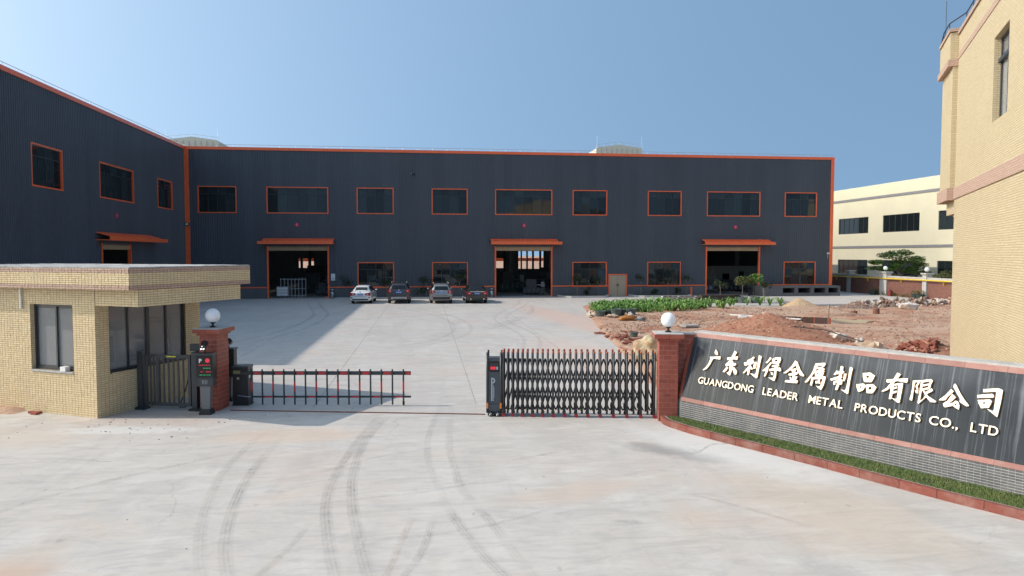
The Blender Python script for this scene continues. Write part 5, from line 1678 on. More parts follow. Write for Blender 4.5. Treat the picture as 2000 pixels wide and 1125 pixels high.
# ------------------------------------------------------------------ parking kiosks
def kiosk(loc, ang, lab):
    k = thing('parking_kiosk', loc, ang, lab, 'kiosk', 'number plate kiosks at the entrance')
    MB().prism([(-.15, 0), (.15, 0), (.15, .035), (.115, .13), (-.115, .13), (-.15, .035)], -.13, .13).obj('foot', M['black'], k)
    mb = MB(); mb.prism([(-.095, .13), (.095, .13), (.125, .71), (-.125, .71)], -.07, .07); mb.obj('column', M['grey_shaft'], k)
    box('keypad_box', M['charcoal'], k, -.2, .2, -.1, .1, .711, .91)
    for a in range(4):
        for b in range(4): box('speaker_hole', M['white_print'], k, -.065 + a * .038, -.055 + a * .038, -.1025, -.1005, .77 + b * .027, .783 + b * .027)
    box('cabinet', M['black'], k, -.21, .21, -.11, .11, .911, 1.50)
    box('hood', M['charcoal'], k, -.215, .215, -.19, .12, 1.501, 1.54)
    box('display', M['screen'], k, -.19, .19, -.118, -.1105, .95, 1.47)
    o = bpy.data.objects.new('parking_letter', text_mesh('P', .15, .001, [M['led_letter']])); COL.objects.link(o); o.parent = k
    o.location = (-.095, -.122, 1.345); o.rotation_euler = (R(90), 0, 0)
    mb = MB(); mb.prism([(.085 + .055 * math.cos(a * math.pi / 10), 1.36 + .055 * math.sin(a * math.pi / 10)) for a in range(20)], -.123, -.1185); mb.obj('red_light', M['led_red'], k)
    q = random.Random(4)
    for row, (z, col) in enumerate(((1.245, 'led_red'), (1.17, 'led_green'), (1.08, 'led_red'), (1.0, 'led_green'))):
        mb = MB(); x = -.13 if row in (0, 3) else (-.02 if row == 1 else -.09)
        while x < .14:
            w_ = q.uniform(.012, .03)
            if row != 2 or abs(x) > .03 and True:
                mb.box(x, x + w_, -.1215, -.1185, z - .006, z + .006)
                if q.random() < .6: mb.box(x + .004, x + .010, -.1215, -.1186, z - .018, z + .018)
            x += w_ + q.uniform(.006, .014)
        mb.obj('led_text', M[col], k, fix=False)
    MB().tube([(-.02, 0, 1.54), (-.02, -.02, 1.62)], .02, 6).obj('camera_arm', M['black'], k)
    cm_ = MB().tube([(-.075, .12, 1.76), (.0, -.16, 1.68)], [.085, .075], 12).obj('camera', M['black'], k)
    for a, b in ((.015, 1.655), (-.045, 1.655), (-.025, 1.725)):
        MB().tube([(a, -.155, b), (a, -.178, b - .004)], .017, 8).obj('camera_lamp', M['lamp_white'], cm_)
    return k


M['grey_shaft'] = simple('grey_kiosk_shaft', (.15, .155, .155), .4, var=.05)
kiosk((-5.47, 18.40, 0), R(-7), 'entry number plate kiosk with lit display in front of the left gate post')
k2 = kiosk((-5.37, 20.0, 0), R(172), 'exit number plate kiosk half hidden behind the left gate post')
k2.scale = (.95, .95, .94)
# ------------------------------------------------------------------ pedestrian swing gate
P0_ = Vector((-7.32, 19.22, 0)); P1_ = Vector((-5.87, 18.86, 0))
pd = (P1_ - P0_); PLN = pd.length
pg = thing('pedestrian_gate', P0_, math.atan2(pd.y, pd.x), 'charcoal pedestrian gate with upright bars between guard house and red post', 'gate')
for x, hh in ((0.0, 1.5), (PLN, 1.5)):
    p = box('gate_pillar', M['charcoal'], pg, x - .065, x + .065, -.07, .07, .03, hh)
    MB().prism([(x - .15, 0.0), (x + .15, 0.0), (x + .15, .02), (x + .085, .07), (x - .085, .07), (x - .15, .02)], -.13, .13).obj('foot', M['black'], p)


def leaf(x0, x1, y, nb, sticker):
    l = bpy.data.objects.new('gate_leaf', None); COL.objects.link(l); l.parent = pg
    mb = MB(); e = .07
    mb.box(x0, x1, y - .025, y + .025, .11, .19); mb.box(x0, x1, y - .025, y + .025, 1.34, 1.43)
    mb.box(x0, x0 + e, y - .024, y + .024, .19, 1.34); mb.box(x1 - e, x1, y - .024, y + .024, .19, 1.34)
    mb.obj('frame', M['charcoal'], l, fix=False)
    for k in range(nb):
        x = x0 + e + (x1 - x0 - 2 * e) * (k + 1) / (nb + 1)
        box('bar', M['charcoal'], l, x - .02, x + .02, y - .014, y + .014, .191, 1.339)
    if sticker: box('sticker', M['yellow_sticker'], l, x0 + .3, x0 + .55, y - .0275, y - .0255, 1.37, 1.40)


leaf(.10, .52, .0, 2, False)
leaf(.46, PLN - .09, -.06, 5, True)
r_ = thing('access_panel', P1_ + Vector((-.02, .25, 0)), R(-10), 'dark access terminal box behind the right end of the pedestrian gate', 'terminal')
box('stem', M['charcoal'], r_, -.03, .03, -.03, .03, 0, 1.5); box('terminal_head', M['charcoal'], r_, -.17, .13, -.06, .06, 1.5, 1.68)
r_ = thing('folded_cable', (-6.35, 19.35, 0), 0, 'black cable hanging to the floor behind the pedestrian gate', 'cable')
MB().tube(catmull([Vector((.15, .1, 1.0)), Vector((.1, .05, .6)), Vector((.0, 0, .25)), Vector((-.05, -.1, .02)), Vector((.1, -.1, .015))], 6), .015, 5).obj('cable', M['black'], r_)

# ------------------------------------------------------------------ yellow tiled building on the right (local y along the wall, x into the building)
YA = R(-30.5)
yb = thing('tiled_building', (18.29, 22.78, 0), YA, 'tall yellow tiled building with pinkish bands at the right edge', 'building')
# z levels from the photograph
Z0, ZB0, ZB1, ZP = 0, 5.92, 6.32, 11.6
W = (-7.25, -5.5, 7.6, 9.9)      # the visible window (y range, z range)
L0 = -12.6
mb = MB()
mb.box(0, .3, L0, W[0], ZB1, ZP); mb.box(0, .3, W[1], .3, ZB1, ZP)
mb.box(0, .3, W[0], W[1], ZB1, W[2]); mb.box(0, .3, W[0], W[1], W[3], ZP)
mb.box(0, .3, L0, .3, -.1, ZB0)
mb.box(.3, 11, L0, L0 + .3, -.1, ZP); mb.box(.3, 11, 2.3, 2.6, 5.4, ZP); mb.box(.3, 11, .0, .3, -.1, 5.4)
mb.obj('wall', M['yellow_brick'], yb, fix=False)
box('band', M['pink_brick'], yb, -.035, .3, L0, .3, ZB0 + .002, ZB1 - .002)
box('band', M['pink_brick'], yb, -.02, -.001, L0, .3, 10.75, 10.95)
box('coping', M['pink_brick'], yb, -.05, .3, L0, .3, ZP, ZP + .12)
box('corner_pier', M['yellow_brick'], yb, -.16, .3, .303, 2.6, ZB1 + .002, 10.55)
box('corner_pier', M['yellow_brick'], yb, -.26, .3, .27, 2.65, 10.782, ZP + .1)
box('pier_band', M['pink_brick'], yb, -.32, .3, .26, 2.7, 10.552, 10.78)
box('pier_coping', M['pink_brick'], yb, -.30, .3, .22, 2.7, ZP + .122, ZP + .24)
box('pier_band', M['pink_brick'], yb, -.24, .3, .305, 2.7, ZB0 - .03, ZB1)
box('overhang_beam', M['yellow_brick'], yb, -.0, .5, .303, 2.0, 5.42, ZB0 - .032)
MB().box(.31, 11, L0, 2.29, ZP - .3, ZP - .2).obj('roof', M['concrete_cap'], yb, fix=False)
wr = bpy.data.objects.new('window', None); COL.objects.link(wr); wr.parent = yb
mb = MB(); y0, y1, z0, z1 = W
mb.box(.16, .24, y0, y1, z0, z0 + .07); mb.box(.16, .24, y0, y1, z1 - .07, z1); mb.box(.161, .239, y0, y0 + .08, z0 + .07, z1 - .07); mb.box(.161, .239, y1 - .1, y1, z0 + .07, z1 - .07)
mb.box(.162, .238, (y0 + y1) / 2 - .04, (y0 + y1) / 2 + .04, z0 + .07, z1 - .07)
mb.box(.10, .242, y0, y1, z0 + 1.62, z0 + 1.72)
mb.obj('frame', M['dark_frame'], wr, fix=False)
box('pane', M['glass_room'], wr, .195, .201, y0 + .05, y1 - .05, z0 + .05, z1 - .05)
box('blind', M['white_paint'], wr, .215, .225, y0 + .09, y1 - .11, z0 + .08, z0 + 1.6)
box('room_lining', M['hall_inside'], wr, 1.6, 1.65, y0 - 1.5, y1 + 1.5, z0 - .8, z1 + .4)
mb = MB()
P = [Vector((-.28, 2.4, ZP + .2)), Vector((-.25, 1.9, ZP + .55)), Vector((-.2, 1.0, ZP + .62)), Vector((.1, -.4, ZP + .55)), Vector((.1, -3, ZP + .55)), Vector((.1, L0, ZP + .55))]
mb.tube(P, .022, 6)
for p in P[1:]: mb.tube([(p.x, p.y, ZP), tuple(p)], .016, 5)
for y in (-1.6, -4.5, -6, -7.5, -9): mb.tube([(.1, y, ZP), (.1, y, ZP + .55)], .016, 5)
mb.tube([(-.2, 1.9, ZP + .2), (-.2, 1.9, ZP + 1.7)], .012, 4)
mb.obj('roof_rail', M['dark_frame'], yb)

# ------------------------------------------------------------------ cars (rear towards the camera)
M['tyre'] = M['rubber']
M['tail_red'] = simple('tail_lamp_red', (.42, .012, .02), .15, var=.05)
M['chrome'] = simple('chrome_trim', (.62, .63, .64), .2, metal=.9)
M['black_trim'] = simple('black_plastic_trim', (.025, .026, .028), .55)
M['silver_trim'] = simple('silver_skid_plate', (.38, .39, .40), .4)


def car(loc, rz, lab, paint, st, roof_h, W_, suv, wheel_r, rails=False, chrome=False, skid=False, exh=False):
    """st: stations along y (rear to front): (y, belt z, roof z, half width, roof half width)"""
    c = thing('parked_car', loc, rz, lab, 'car', 'cars parked by the factory wall')
    mb = MB()
    ring_n = None
    rows = []
    for (y, zb, zr, hw, rw, zl) in st:
        half = [(0, zl), (hw * .80, zl), (hw * .96, zl + .07), (hw, zl + .22), (hw * 1.0, (zl + zb) / 2 + .06), (hw * .97, zb - .05), (hw * .92, zb), (rw, max(zb + .005, zr - .05)), (rw * .82, max(zb + .01, zr - .012)), (0, max(zb + .012, zr))]
        full = half + [(-x, z) for x, z in half[-2:0:-1]]
        rows.append([(x, y, z) for x, z in full]); ring_n = len(full)
    for r_ in rows: mb.v += r_
    for k in range(len(rows) - 1):
        for j in range(ring_n):
            j2 = (j + 1) % ring_n
            mb.f.append((k * ring_n + j, k * ring_n + j2, (k + 1) * ring_n + j2, (k + 1) * ring_n + j)); mb.m.append(0)
    mb.f.append(tuple(reversed(range(ring_n)))); mb.m.append(0)
    e = (len(rows) - 1) * ring_n; mb.f.append(tuple(e + j for j in range(ring_n))); mb.m.append(0)
    body = mb.obj('body', paint, c, smooth=True)
    body.data.polygons.foreach_set('use_smooth', [len(p.vertices) == 4 for p in body.data.polygons])
    bv = body.modifiers.new('soft', 'SUBSURF'); bv.levels = 1; bv.render_levels = 1

    def lift(p, q, r, s, d=.012, inset=.0):
        P_ = [Vector(a) for a in (p, q, r, s)]
        n = (P_[1] - P_[0]).cross(P_[3] - P_[0]).normalized(); ce = sum(P_, Vector()) / 4
        if n.dot(ce - Vector((0, ce.y + (0 if abs(ce.x) > .3 else .8), .6))) < 0: n = -n
        return [ce + (a - ce) * (1 - inset) + n * d for a in P_]
    # glass
    ia, ib = suv['rear_glass']
    g = MB()
    for k in range(ia, ib):
        a, b = rows[k], rows[k + 1]
        for j in (8, 9): g.quad(*lift(a[j], a[j + 1], b[j + 1], b[j], .016))
    g.obj('rear_window', M['car_glass'], c)
    ja, jb = suv['side_glass']
    g = MB()
    for k in range(ja, jb):
        a, b = rows[k], rows[k + 1]
        for j in (6, 11):
            Q = lift(a[j], a[j + 1], b[j + 1], b[j], .012, .05); g.quad(*Q)
    g.obj('side_window', M['car_glass'], c)
    wa, wb_ = suv['wind']
    g = MB()
    for k in range(wa, wb_):
        a, b = rows[k], rows[k + 1]
        for j in (8, 9): g.quad(*lift(a[j], a[j + 1], b[j + 1], b[j], .014))
    g.obj('windscreen', M['car_glass'], c)
    y0 = st[0][0]
    hw = st[1][3]
    # wheels
    ly = suv['wheel_y']
    for y in ly:
        for s in (-1, 1):
            x = s * (hw - .1)
            wv = MB().tube([(x - .11, y, wheel_r), (x - .09, y, wheel_r), (x + .09, y, wheel_r), (x + .11, y, wheel_r)], [wheel_r - .03, wheel_r, wheel_r, wheel_r - .03], 18).obj('wheel', M['tyre'], c)
            MB().tube([(x + s * .10, y, wheel_r), (x + s * .118, y, wheel_r)], wheel_r * .64, 12).obj('rim', M['silver_trim'], wv)
    # dark sill line, bumper, plate, lamps
    zl = st[0][5]
    box('bumper_insert', M['black_trim'], c, -hw * .78, hw * .78, y0 - .045, y0 + .12, zl + .0, zl + (.2 if suv['tall'] else .1))
    if skid: box('skid_plate', M['silver_trim'], c, -hw * .72, hw * .72, y0 - .07, y0 + .1, zl + .06, zl + .2)
    pz = suv['plate_z']
    pl = box('number_plate', M['plate_blue'], c, -.22, .22, y0 - .035, y0 - .01, pz - .07, pz + .07)
    mb = MB()
    for k in range(7): mb.box(-.18 + k * .054, -.145 + k * .054, y0 - .039, y0 - .0355, pz - .035, pz + .035)
    mb.obj('plate_characters', simple('plate_print', (.55, .62, .75), .5), pl, fix=False)
    lz0, lz1, lw, lh = suv['lamp']
    for s in (-1, 1):
        o = MB().prism([(s * hw * .99, lz1), (s * (hw - lw), lz1 - lh * .25), (s * (hw - lw * .9), lz0 + lh * .3), (s * hw * 1.0, lz0)], y0 - .02, y0 + .24).obj('tail_lamp', M['tail_red'], c)
        MB().box(s * (hw - lw * .5) - .05, s * (hw - lw * .5) + .05, y0 - .024, y0 - .0205, lz0 + lh * .4, lz0 + lh * .6).obj('lens', M['white_paint'], o, fix=False)
        box('reflector', M['tail_red'], c, s * hw * .86 - .06, s * hw * .86 + .06, y0 - .03, y0 + .05, zl + .18, zl + .25)
        m_ = MB().ico((s * (hw + .10), suv['mirror_y'], suv['mirror_z']), .11, 1, sc=(1.0, .5, .7)).obj('mirror', paint, c, smooth=True)
        if exh: MB().tube([(s * hw * .62, y0 - .06, zl + .07), (s * hw * .62, y0 + .1, zl + .07)], .06, 10).obj('exhaust_pipe', M['chrome'], c)
        if rails: MB().tube([(s * .58, suv['rail'][0], roof_h - .02), (s * .6, suv['rail'][0] + .15, roof_h + .05), (s * .6, suv['rail'][1] - .15, roof_h + .05), (s * .58, suv['rail'][1], roof_h - .02)], .022, 6).obj('roof_rail', M['silver_trim'], c)
    if chrome: box('chrome_strip', M['chrome'], c, -hw * .7, hw * .7, y0 - .03, y0 + .02, lz1 - .02, lz1 + .03)
    MB().tube([(0, y0 - .03, pz + .17), (0, y0 - .012, pz + .17)], .05, 10).obj('badge', M['chrome'], c)
    MB().tube([(-.0, suv['fin'], roof_h - .01), (0, suv['fin'] - .06, roof_h + .09)], [.03, .01], 5).obj('antenna_fin', M['black_trim'], c)
    box('boot_seam', M['black_trim'], c, -hw * .6, hw * .6, y0 - .014, y0 - .002, zl + .31, zl + .325)
    return c


def sedan(hw, h, zb, L, ride=.2):
    y = -L / 2
    st = [(y, zb - .16, zb - .16, hw * .82, hw * .62, ride + .10), (y + .05, zb - .02, zb, hw * .95, hw * .68, ride + .02), (y + .25, zb, zb + .03, hw, hw * .70, ride), (y + .55, zb + .005, zb + .06, hw, hw * .70, ride),
          (y + .95, zb, h - .16, hw, hw * .66, ride), (y + 1.35, zb, h - .02, hw, hw * .64, ride), (y + 2.1, zb - .02, h, hw, hw * .66, ride), (y + 2.75, zb - .03, h - .06, hw, hw * .66, ride),
          (y + 3.2, zb - .04, h - .26, hw, hw * .70, ride), (y + 3.55, zb - .05, zb + .0, hw, hw * .74, ride), (y + 4.1, zb - .10, zb - .08, hw * .98, hw * .72, ride), (y + L - .12, zb - .22, zb - .2, hw * .9, hw * .62, ride + .03), (y + L, zb - .36, zb - .34, hw * .74, hw * .5, ride + .1)]
    d = dict(rear_glass=(3, 4), side_glass=(4, 8), wind=(7, 9), wheel_y=(y + .95, y + L - .95), tall=False, plate_z=zb - .18, lamp=(zb - .31, zb - .04, .46, .27), mirror_y=y + 3.05, mirror_z=zb + .05, fin=y + 1.6, rail=(y + 1.5, y + 2.6))
    return st, d


def suv_(hw, h, zb, L, ride=.26):
    y = -L / 2
    st = [(y, zb - .22, zb - .2, hw * .88, hw * .70, ride + .10), (y + .05, zb - .02, zb, hw * .97, hw * .74, ride + .02), (y + .12, zb, zb + .06, hw, hw * .74, ride), (y + .30, zb + .01, h - .20, hw, hw * .70, ride),
          (y + .48, zb, h - .03, hw, hw * .68, ride), (y + 1.2, zb, h, hw, hw * .69, ride), (y + 2.2, zb - .01, h, hw, hw * .69, ride), (y + 2.85, zb - .02, h - .07, hw, hw * .69, ride),
          (y + 3.3, zb - .03, h - .34, hw, hw * .72, ride), (y + 3.6, zb - .04, zb + .0, hw, hw * .76, ride), (y + 4.1, zb - .08, zb - .06, hw * .98, hw * .74, ride), (y + L - .12, zb - .22, zb - .2, hw * .92, hw * .64, ride + .03), (y + L, zb - .40, zb - .38, hw * .76, hw * .5, ride + .1)]
    d = dict(rear_glass=(2, 3), side_glass=(3, 8), wind=(7, 9), wheel_y=(y + .85, y + L - .95), tall=True, plate_z=zb - .17, lamp=(zb - .23, zb + .08, .38, .31), mirror_y=y + 3.1, mirror_z=zb + .06, fin=y + .7, rail=(y + .7, y + 2.7))
    return st, d


cy = 57.6
W1, W2 = mk_car('white_car_paint', (.82, .83, .82), rough=.25), mk_car('dark_grey_car_paint', (.045, .046, .05), .3, .3)
W3, W4 = mk_car('silver_car_paint', (.30, .30, .29), .55, .34), mk_car('dark_green_grey_car_paint', (.028, .033, .031), .3, .25)
st, d = sedan(.85, 1.46, .95, 4.38)
car((-5.15, cy + 2.35, 0), R(-3), 'white saloon car parked first from the left with its boot facing out', W1, st, 1.46, .85, d, .31)
st, d = suv_(.91, 1.68, 1.10, 4.62)
car((-2.2, cy + 2.3, 0), R(0), 'dark grey off road car with roof rails and silver rear skid plate', W2, st, 1.68, .91, d, .35, rails=True, skid=True, exh=True)
st, d = suv_(.90, 1.60, 1.03, 4.78, .24)
car((1.15, cy + 2.0, 0), R(1), 'silver estate car parked under a lower factory window', W3, st, 1.60, .90, d, .34, rails=True)
st, d = sedan(.90, 1.50, 1.0, 4.86)
car((4.0, cy + 1.9, 0), R(1.5), 'dark saloon car with chrome boot strip and twin exhausts parked nearest the middle door', W4, st, 1.50, .90, d, .33, chrome=True, exh=True)

# ------------------------------------------------------------------ things along the front wall
def bin_(x, lab):
    r_ = thing('waste_bin', (x, FY - .45, 0), 0, lab, 'bin', 'steel bins by the doors')
    MB().lathe([(.14, 0), (.14, .62)], 14).obj('body', M['steel'], r_, smooth=True)
    MB().lathe([(.142, .62), (.142, .72)], 14).obj('collar', M['black'], r_, smooth=True)
    MB().lathe([(.13, .72), (.14, .74), (.12, .82), (.02, .84)], 14).obj('lid', M['steel'], r_, smooth=True)


bin_(-8.4, 'slim steel waste bin right of the left open door')
bin_(6.0, 'slim steel waste bin left of the middle open door beside the dark saloon car')

M['leaf'] = None


def mk_leaf(name, cols):
    t = NT(name); g = t.n('ShaderNodeNewGeometry')
    c = t.ramp(g.outputs['Random Per Island'], [(i / (len(cols) - 1), c_) for i, c_ in enumerate(cols)])
    t.color(c); t.set(Roughness=.55)
    t.b.inputs['Specular IOR Level'].default_value = .35
    return t.mat


M['leaf'] = mk_leaf('tree_leaf', [(.06, .125, .022), (.095, .19, .035), (.15, .26, .05), (.20, .29, .06)])
M['leaf_dark'] = mk_leaf('dark_shrub_leaf', [(.018, .035, .012), (.03, .05, .018), (.045, .07, .022)])
M['leaf_bright'] = mk_leaf('strap_leaf', [(.09, .19, .035), (.13, .27, .05), (.18, .34, .07), (.28, .40, .14)])
M['leaf_dry'] = mk_leaf('mixed_shrub_leaf', [(.05, .09, .02), (.08, .12, .03), (.13, .13, .04), (.16, .11, .05)])
M['bark'] = simple('grey_bark', (.17, .145, .12), .9, var=.25, vscale=8)


def leaves(mb, c, r, n, size, q, flat=.5):
    for _ in range(n):
        while True:
            d = Vector((q.uniform(-1, 1), q.uniform(-1, 1), q.uniform(-1, 1)))
            if .15 < d.length < 1: break
        d = d.normalized() * (d.length ** .5)
        p = Vector(c) + Vector((d.x * r[0], d.y * r[1], d.z * r[2]))
        a = Vector((q.uniform(-1, 1), q.uniform(-1, 1), q.uniform(-.7, .4))).normalized()
        b = a.cross(Vector((q.uniform(-.6, .6), q.uniform(-.6, .6), 1))).normalized()
        s = size * q.uniform(.6, 1.3)
        i = len(mb.v)
        mb.v += [tuple(p - a * s), tuple(p + b * s * .4), tuple(p + a * s), tuple(p - b * s * .4)]
        mb.f.append((i, i + 1, i + 2, i + 3)); mb.m.append(0)


# trees over the boundary wall
def big_tree(loc, lab, spec, q):
    r_ = thing('garden_tree', loc, 0, lab, 'tree')
    tb = MB()
    tb.tube([(0, 0, 0), (.1, .05, 1.2), (.05, .0, 2.2)], [.16, .12, .09], 8)
    lf = MB()
    for (x, y, z, rx, ry, rz) in spec:
        tb.tube([(.05, 0, 1.6), (x * .45, y * .45, 1.6 + (z - 1.6) * .6), (x, y, z)], [.08, .05, .02], 6)
        for k in range(5):
            ox, oy, oz = q.uniform(-.6, .6) * rx, q.uniform(-.6, .6) * ry, q.uniform(-.5, .5) * rz
            leaves(lf, (x + ox, y + oy, z + oz), (rx * .55, ry * .55, rz * .45), 150, .12, q)
            tb.tube([(x, y, z), (x + ox, y + oy, z + oz)], [.02, .008], 4)
    tb.obj('trunk', M['bark'], r_)
    lf.obj('crown', M['leaf'], r_, fix=False)


q = random.Random(21)
big_tree((47.2, 66.4, 0), 'spreading green tree with feathery leaf layers behind the brick boundary wall', [(-1.9, .4, 3.2, 1.0, 1.0, .35), (-2.1, 0, 2.5, 1.0, 1.0, .4), (-.7, .3, 3.9, 1.1, 1.1, .5), (.4, 0, 4.1, 1.1, 1.0, .45), (.6, .2, 3.2, 1.2, 1.1, .5), (1.6, -.3, 3.5, 1.2, 1.1, .5), (2.5, .2, 2.8, 1.1, 1.0, .45), (1.3, 0, 2.3, 1.1, 1.0, .5), (-.3, -.2, 2.6, 1.0, 1.0, .5), (3.0, 0, 2.0, .8, .8, .4)], q)
r_ = thing('garden_shrub', (46.4, 58.9, 0), 0, 'rounded shrub behind the slim sunlit pillar of the brick wall', 'shrub')
lf = MB()
for k in range(6): leaves(lf, (q.uniform(-.8, .8), q.uniform(-.4, .4), 1.9 + q.uniform(-.4, .35)), (.55, .5, .35), 160, .1, q)
lf.obj('foliage', M['leaf_dry'], r_, fix=False); MB().tube([(0, 0, 0), (0, 0, 1.8)], .05, 6).obj('stem', M['bark'], r_)


def small_tree(loc, h, r, lab, mat, q, cat='shrub', grp=None, n=150, stem=True, name='planter_shrub', leaf=.09):
    r_ = thing(name, loc, q.uniform(0, 6), lab, cat, grp)
    tb = MB(); tb.tube([(0, 0, 0), (.03, .02, h * .5), (0, 0, h * .85)], [.035, .028, .015], 6)
    lf = MB()
    for k in range(5):
        a = q.uniform(0, 6.28); d = r * q.uniform(.1, .75)
        c = (d * math.cos(a), d * math.sin(a), h * q.uniform(.72, .98) if stem else h * q.uniform(.25, .8))
        tb.tube([(0, 0, h * (.6 if stem else .1)), c], [.018, .006], 5)
        leaves(lf, c, (r * .55, r * .55, r * .42), n // 5, leaf, q)
    tb.obj('stem', M['bark'], r_); lf.obj('foliage', mat, r_, fix=False)
    return r_


def planter(x0, x1, lab):
    """kerbed planting bed along the wall"""
    r_ = thing('planting_bed', (0, 0, 0), 0, lab, 'planter')
    y1 = FY - .06; y0 = FY - 2.3
    pts = [(x0, y1), (x0 + .25, y0 + .7), (x0 + .9, y0)] + [(x1 - .9, y0), (x1 - .25, y0 + .7), (x1, y1)]
    C = catmull([Vector((a, b, 0)) for a, b in pts[:3]], 4) + catmull([Vector((a, b, 0)) for a, b in pts[3:]], 4)
    I = offset_path(C, .12)
    mb = MB()
    for k in range(len(C) - 1):
        p, q_, r2, s2 = C[k], C[k + 1], I[k + 1], I[k]
        mb.quad((p.x, p.y, 0), (q_.x, q_.y, 0), (q_.x, q_.y, .17), (p.x, p.y, .17)); mb.quad((p.x, p.y, .17), (q_.x, q_.y, .17), (r2.x, r2.y, .17), (s2.x, s2.y, .17)); mb.quad((s2.x, s2.y, .17), (r2.x, r2.y, .17), (r2.x, r2.y, 0), (s2.x, s2.y, 0))
    mb.obj('kerb_edge', M['concrete_cap'], r_)
    mb = MB(); mb.poly([(p.x, p.y, .10) for p in I])
    mb.obj('bed_soil', simple('bed_turf', (.03, .048, .016), .95, var=.4, vscale=5, bump=.6), r_)


planter(12.2, 17.0, 'kerbed planting bed with dark turf left of the tan double door')
planter(19.05, 25.0, 'kerbed planting bed with dark turf right of the tan double door')
q = random.Random(8)
YP_ = FY - 1.1
for x, h, r, stem, lab in ((13.9, 2.1, .6, True, 'thin stemmed young tree left of the lower window beside the tan double door'), (15.9, 2.0, .55, True, 'thin stemmed young tree between the lower window and the tan double door'), (14.9, 1.0, .4, False, 'low dark shrub between two young trees left of the tan double door'),
                           (20.0, 2.3, .6, True, 'slim young tree just right of the tan double door'), (22.6, 2.1, .55, True, 'slim young tree in front of the lower window with blue inside'), (24.4, 2.2, .65, True, 'young tree at the right end of the planting bed before the last door'), (21.2, 1.0, .45, False, 'low dark shrub right of the tan double door'), (23.6, .95, .4, False, 'low dark shrub near the right end of the planting bed')):
    small_tree((x, YP_, .1), h * .85, r * .9, lab, M['leaf_dark'], q, 'tree' if stem else 'shrub', 'young plants in the wall beds', n=260, stem=stem, name='young_tree' if stem else 'bed_shrub')
for x, h, lab in ((-7.1, 1.9, 'dark shrub against the wall left of the white car'), (-3.6, 1.7, 'dark shrub between the white car and the off road car'), (-.6, 1.4, 'low dark shrub right of the off road car'), (-.0, 2.0, 'dark shrub left of the silver estate car'), (3.0, 2.1, 'dark shrub between the silver estate and the dark saloon')):
    small_tree((x, FY - 1.0, 0), h, .6, lab, M['leaf_dark'], q, 'shrub', 'dark shrubs behind the cars', n=320, stem=h > 1.6, name='wall_shrub')
r_ = thing('bed_kerb', (0, 0, 0), 0, 'low pale kerb line along the wall behind the parked cars', 'kerb')
for k in range(14): box('kerb_stone', M['concrete_cap'], r_, -8.0 + k * .95, -7.06 + k * .95, FY - 1.75, FY - 1.6, 0, .15)

# concrete loading bench with four openings at the right end
lb = thing('loading_bench', (31.6, 63.6, 0), 0, 'grey rendered bench with four rectangular openings at the right end of the hall', 'bench')
mb = MB(); L_ = 7.7; D_ = 1.9; H_ = .95
mb.box(0, L_, 0, D_, .78, H_); mb.box(0, L_, 0, D_, 0, .30)
x = 0
for a, b in ((1.75, 3.2), (3.5, 4.9), (5.25, 6.6), (6.95, 7.55)): pass
ops = [(1.9, 3.1), (3.45, 4.7), (5.05, 6.2), (6.5, 7.5)]
for a, b in ops: mb.box(x, a, 0, D_, .30, .78); x = b
mb.box(x, L_, 0, D_, .30, .78); mb.box(.01, L_ - .01, D_ - .12, D_ - .01, .301, .779)
mb.obj('bench_wall', M['plinth'], lb, fix=False)
r_ = thing('hand_cart', (30.5, 64.3, 0), R(20), 'dark hand cart leaning against the wall left of the grey bench', 'cart')
MB().tube([(0, 0, .1), (.1, .3, 1.0), (.35, .3, 1.05)], .025, 6).obj('handle', M['dark_frame'], r_)
MB().tube([(.4, 0, .1), (.45, .3, 1.0), (.35, .3, 1.05)], .025, 6).obj('handle', M['dark_frame'], r_)
for x in (-.02, .42): MB().tube([(x - .03, -.05, .17), (x + .03, -.05, .17)], .17, 12).obj('wheel', M['rubber'], r_)
box('plate', M['steel'], r_, 0, .4, -.3, 0, .04, .06)
r_ = thing('orange_bollard', (25.1, 65.2, 0), 0, 'short orange steel post by the wall left of the last door', 'post')
box('post', M['orange'], r_, -.08, .08, -.04, .04, 0, .85); box('foot', M['orange'], r_, -.12, .12, -.1, .1, 0, .03)

# ------------------------------------------------------------------ plants and pots in the soil yard
BED = [(10.9, 44.2), (11.3, 48.5), (12.4, 51.0), (15.0, 51.9), (17.2, 51.6), (18.4, 52.4), (21.2, 51.6), (21.4, 49.2), (19.0, 47.4), (16.0, 45.6), (13.4, 45.2)]


def clump(mb, c, h, n, q):
    for _ in range(n):
        a = q.uniform(0, 6.28); L_ = h * q.uniform(.6, 1.15); out = L_ * q.uniform(.45, .95); w_ = .028 * q.uniform(.7, 1.3) * (h / .5)
        d = Vector((math.cos(a), math.sin(a), 0)); s_ = Vector((-d.y, d.x, 0)) * w_
        P_ = [Vector(c) + d * .03, Vector(c) + d * out * .45 + Vector((0, 0, L_ * .75)), Vector(c) + d * out * .8 + Vector((0, 0, L_ * .85)), Vector(c) + d * out * 1.15 + Vector((0, 0, L_ * q.uniform(.45, .8)))]
        i = len(mb.v)
        for k, p in enumerate(P_):
            kk = (1, 1.2, .8, .1)[k]
            mb.v += [tuple(p + s_ * kk), tuple(p - s_ * kk)]
        for k in range(3): mb.f.append((i + 2 * k, i + 2 * k + 1, i + 2 * k + 3, i + 2 * k + 2)); mb.m.append(0)


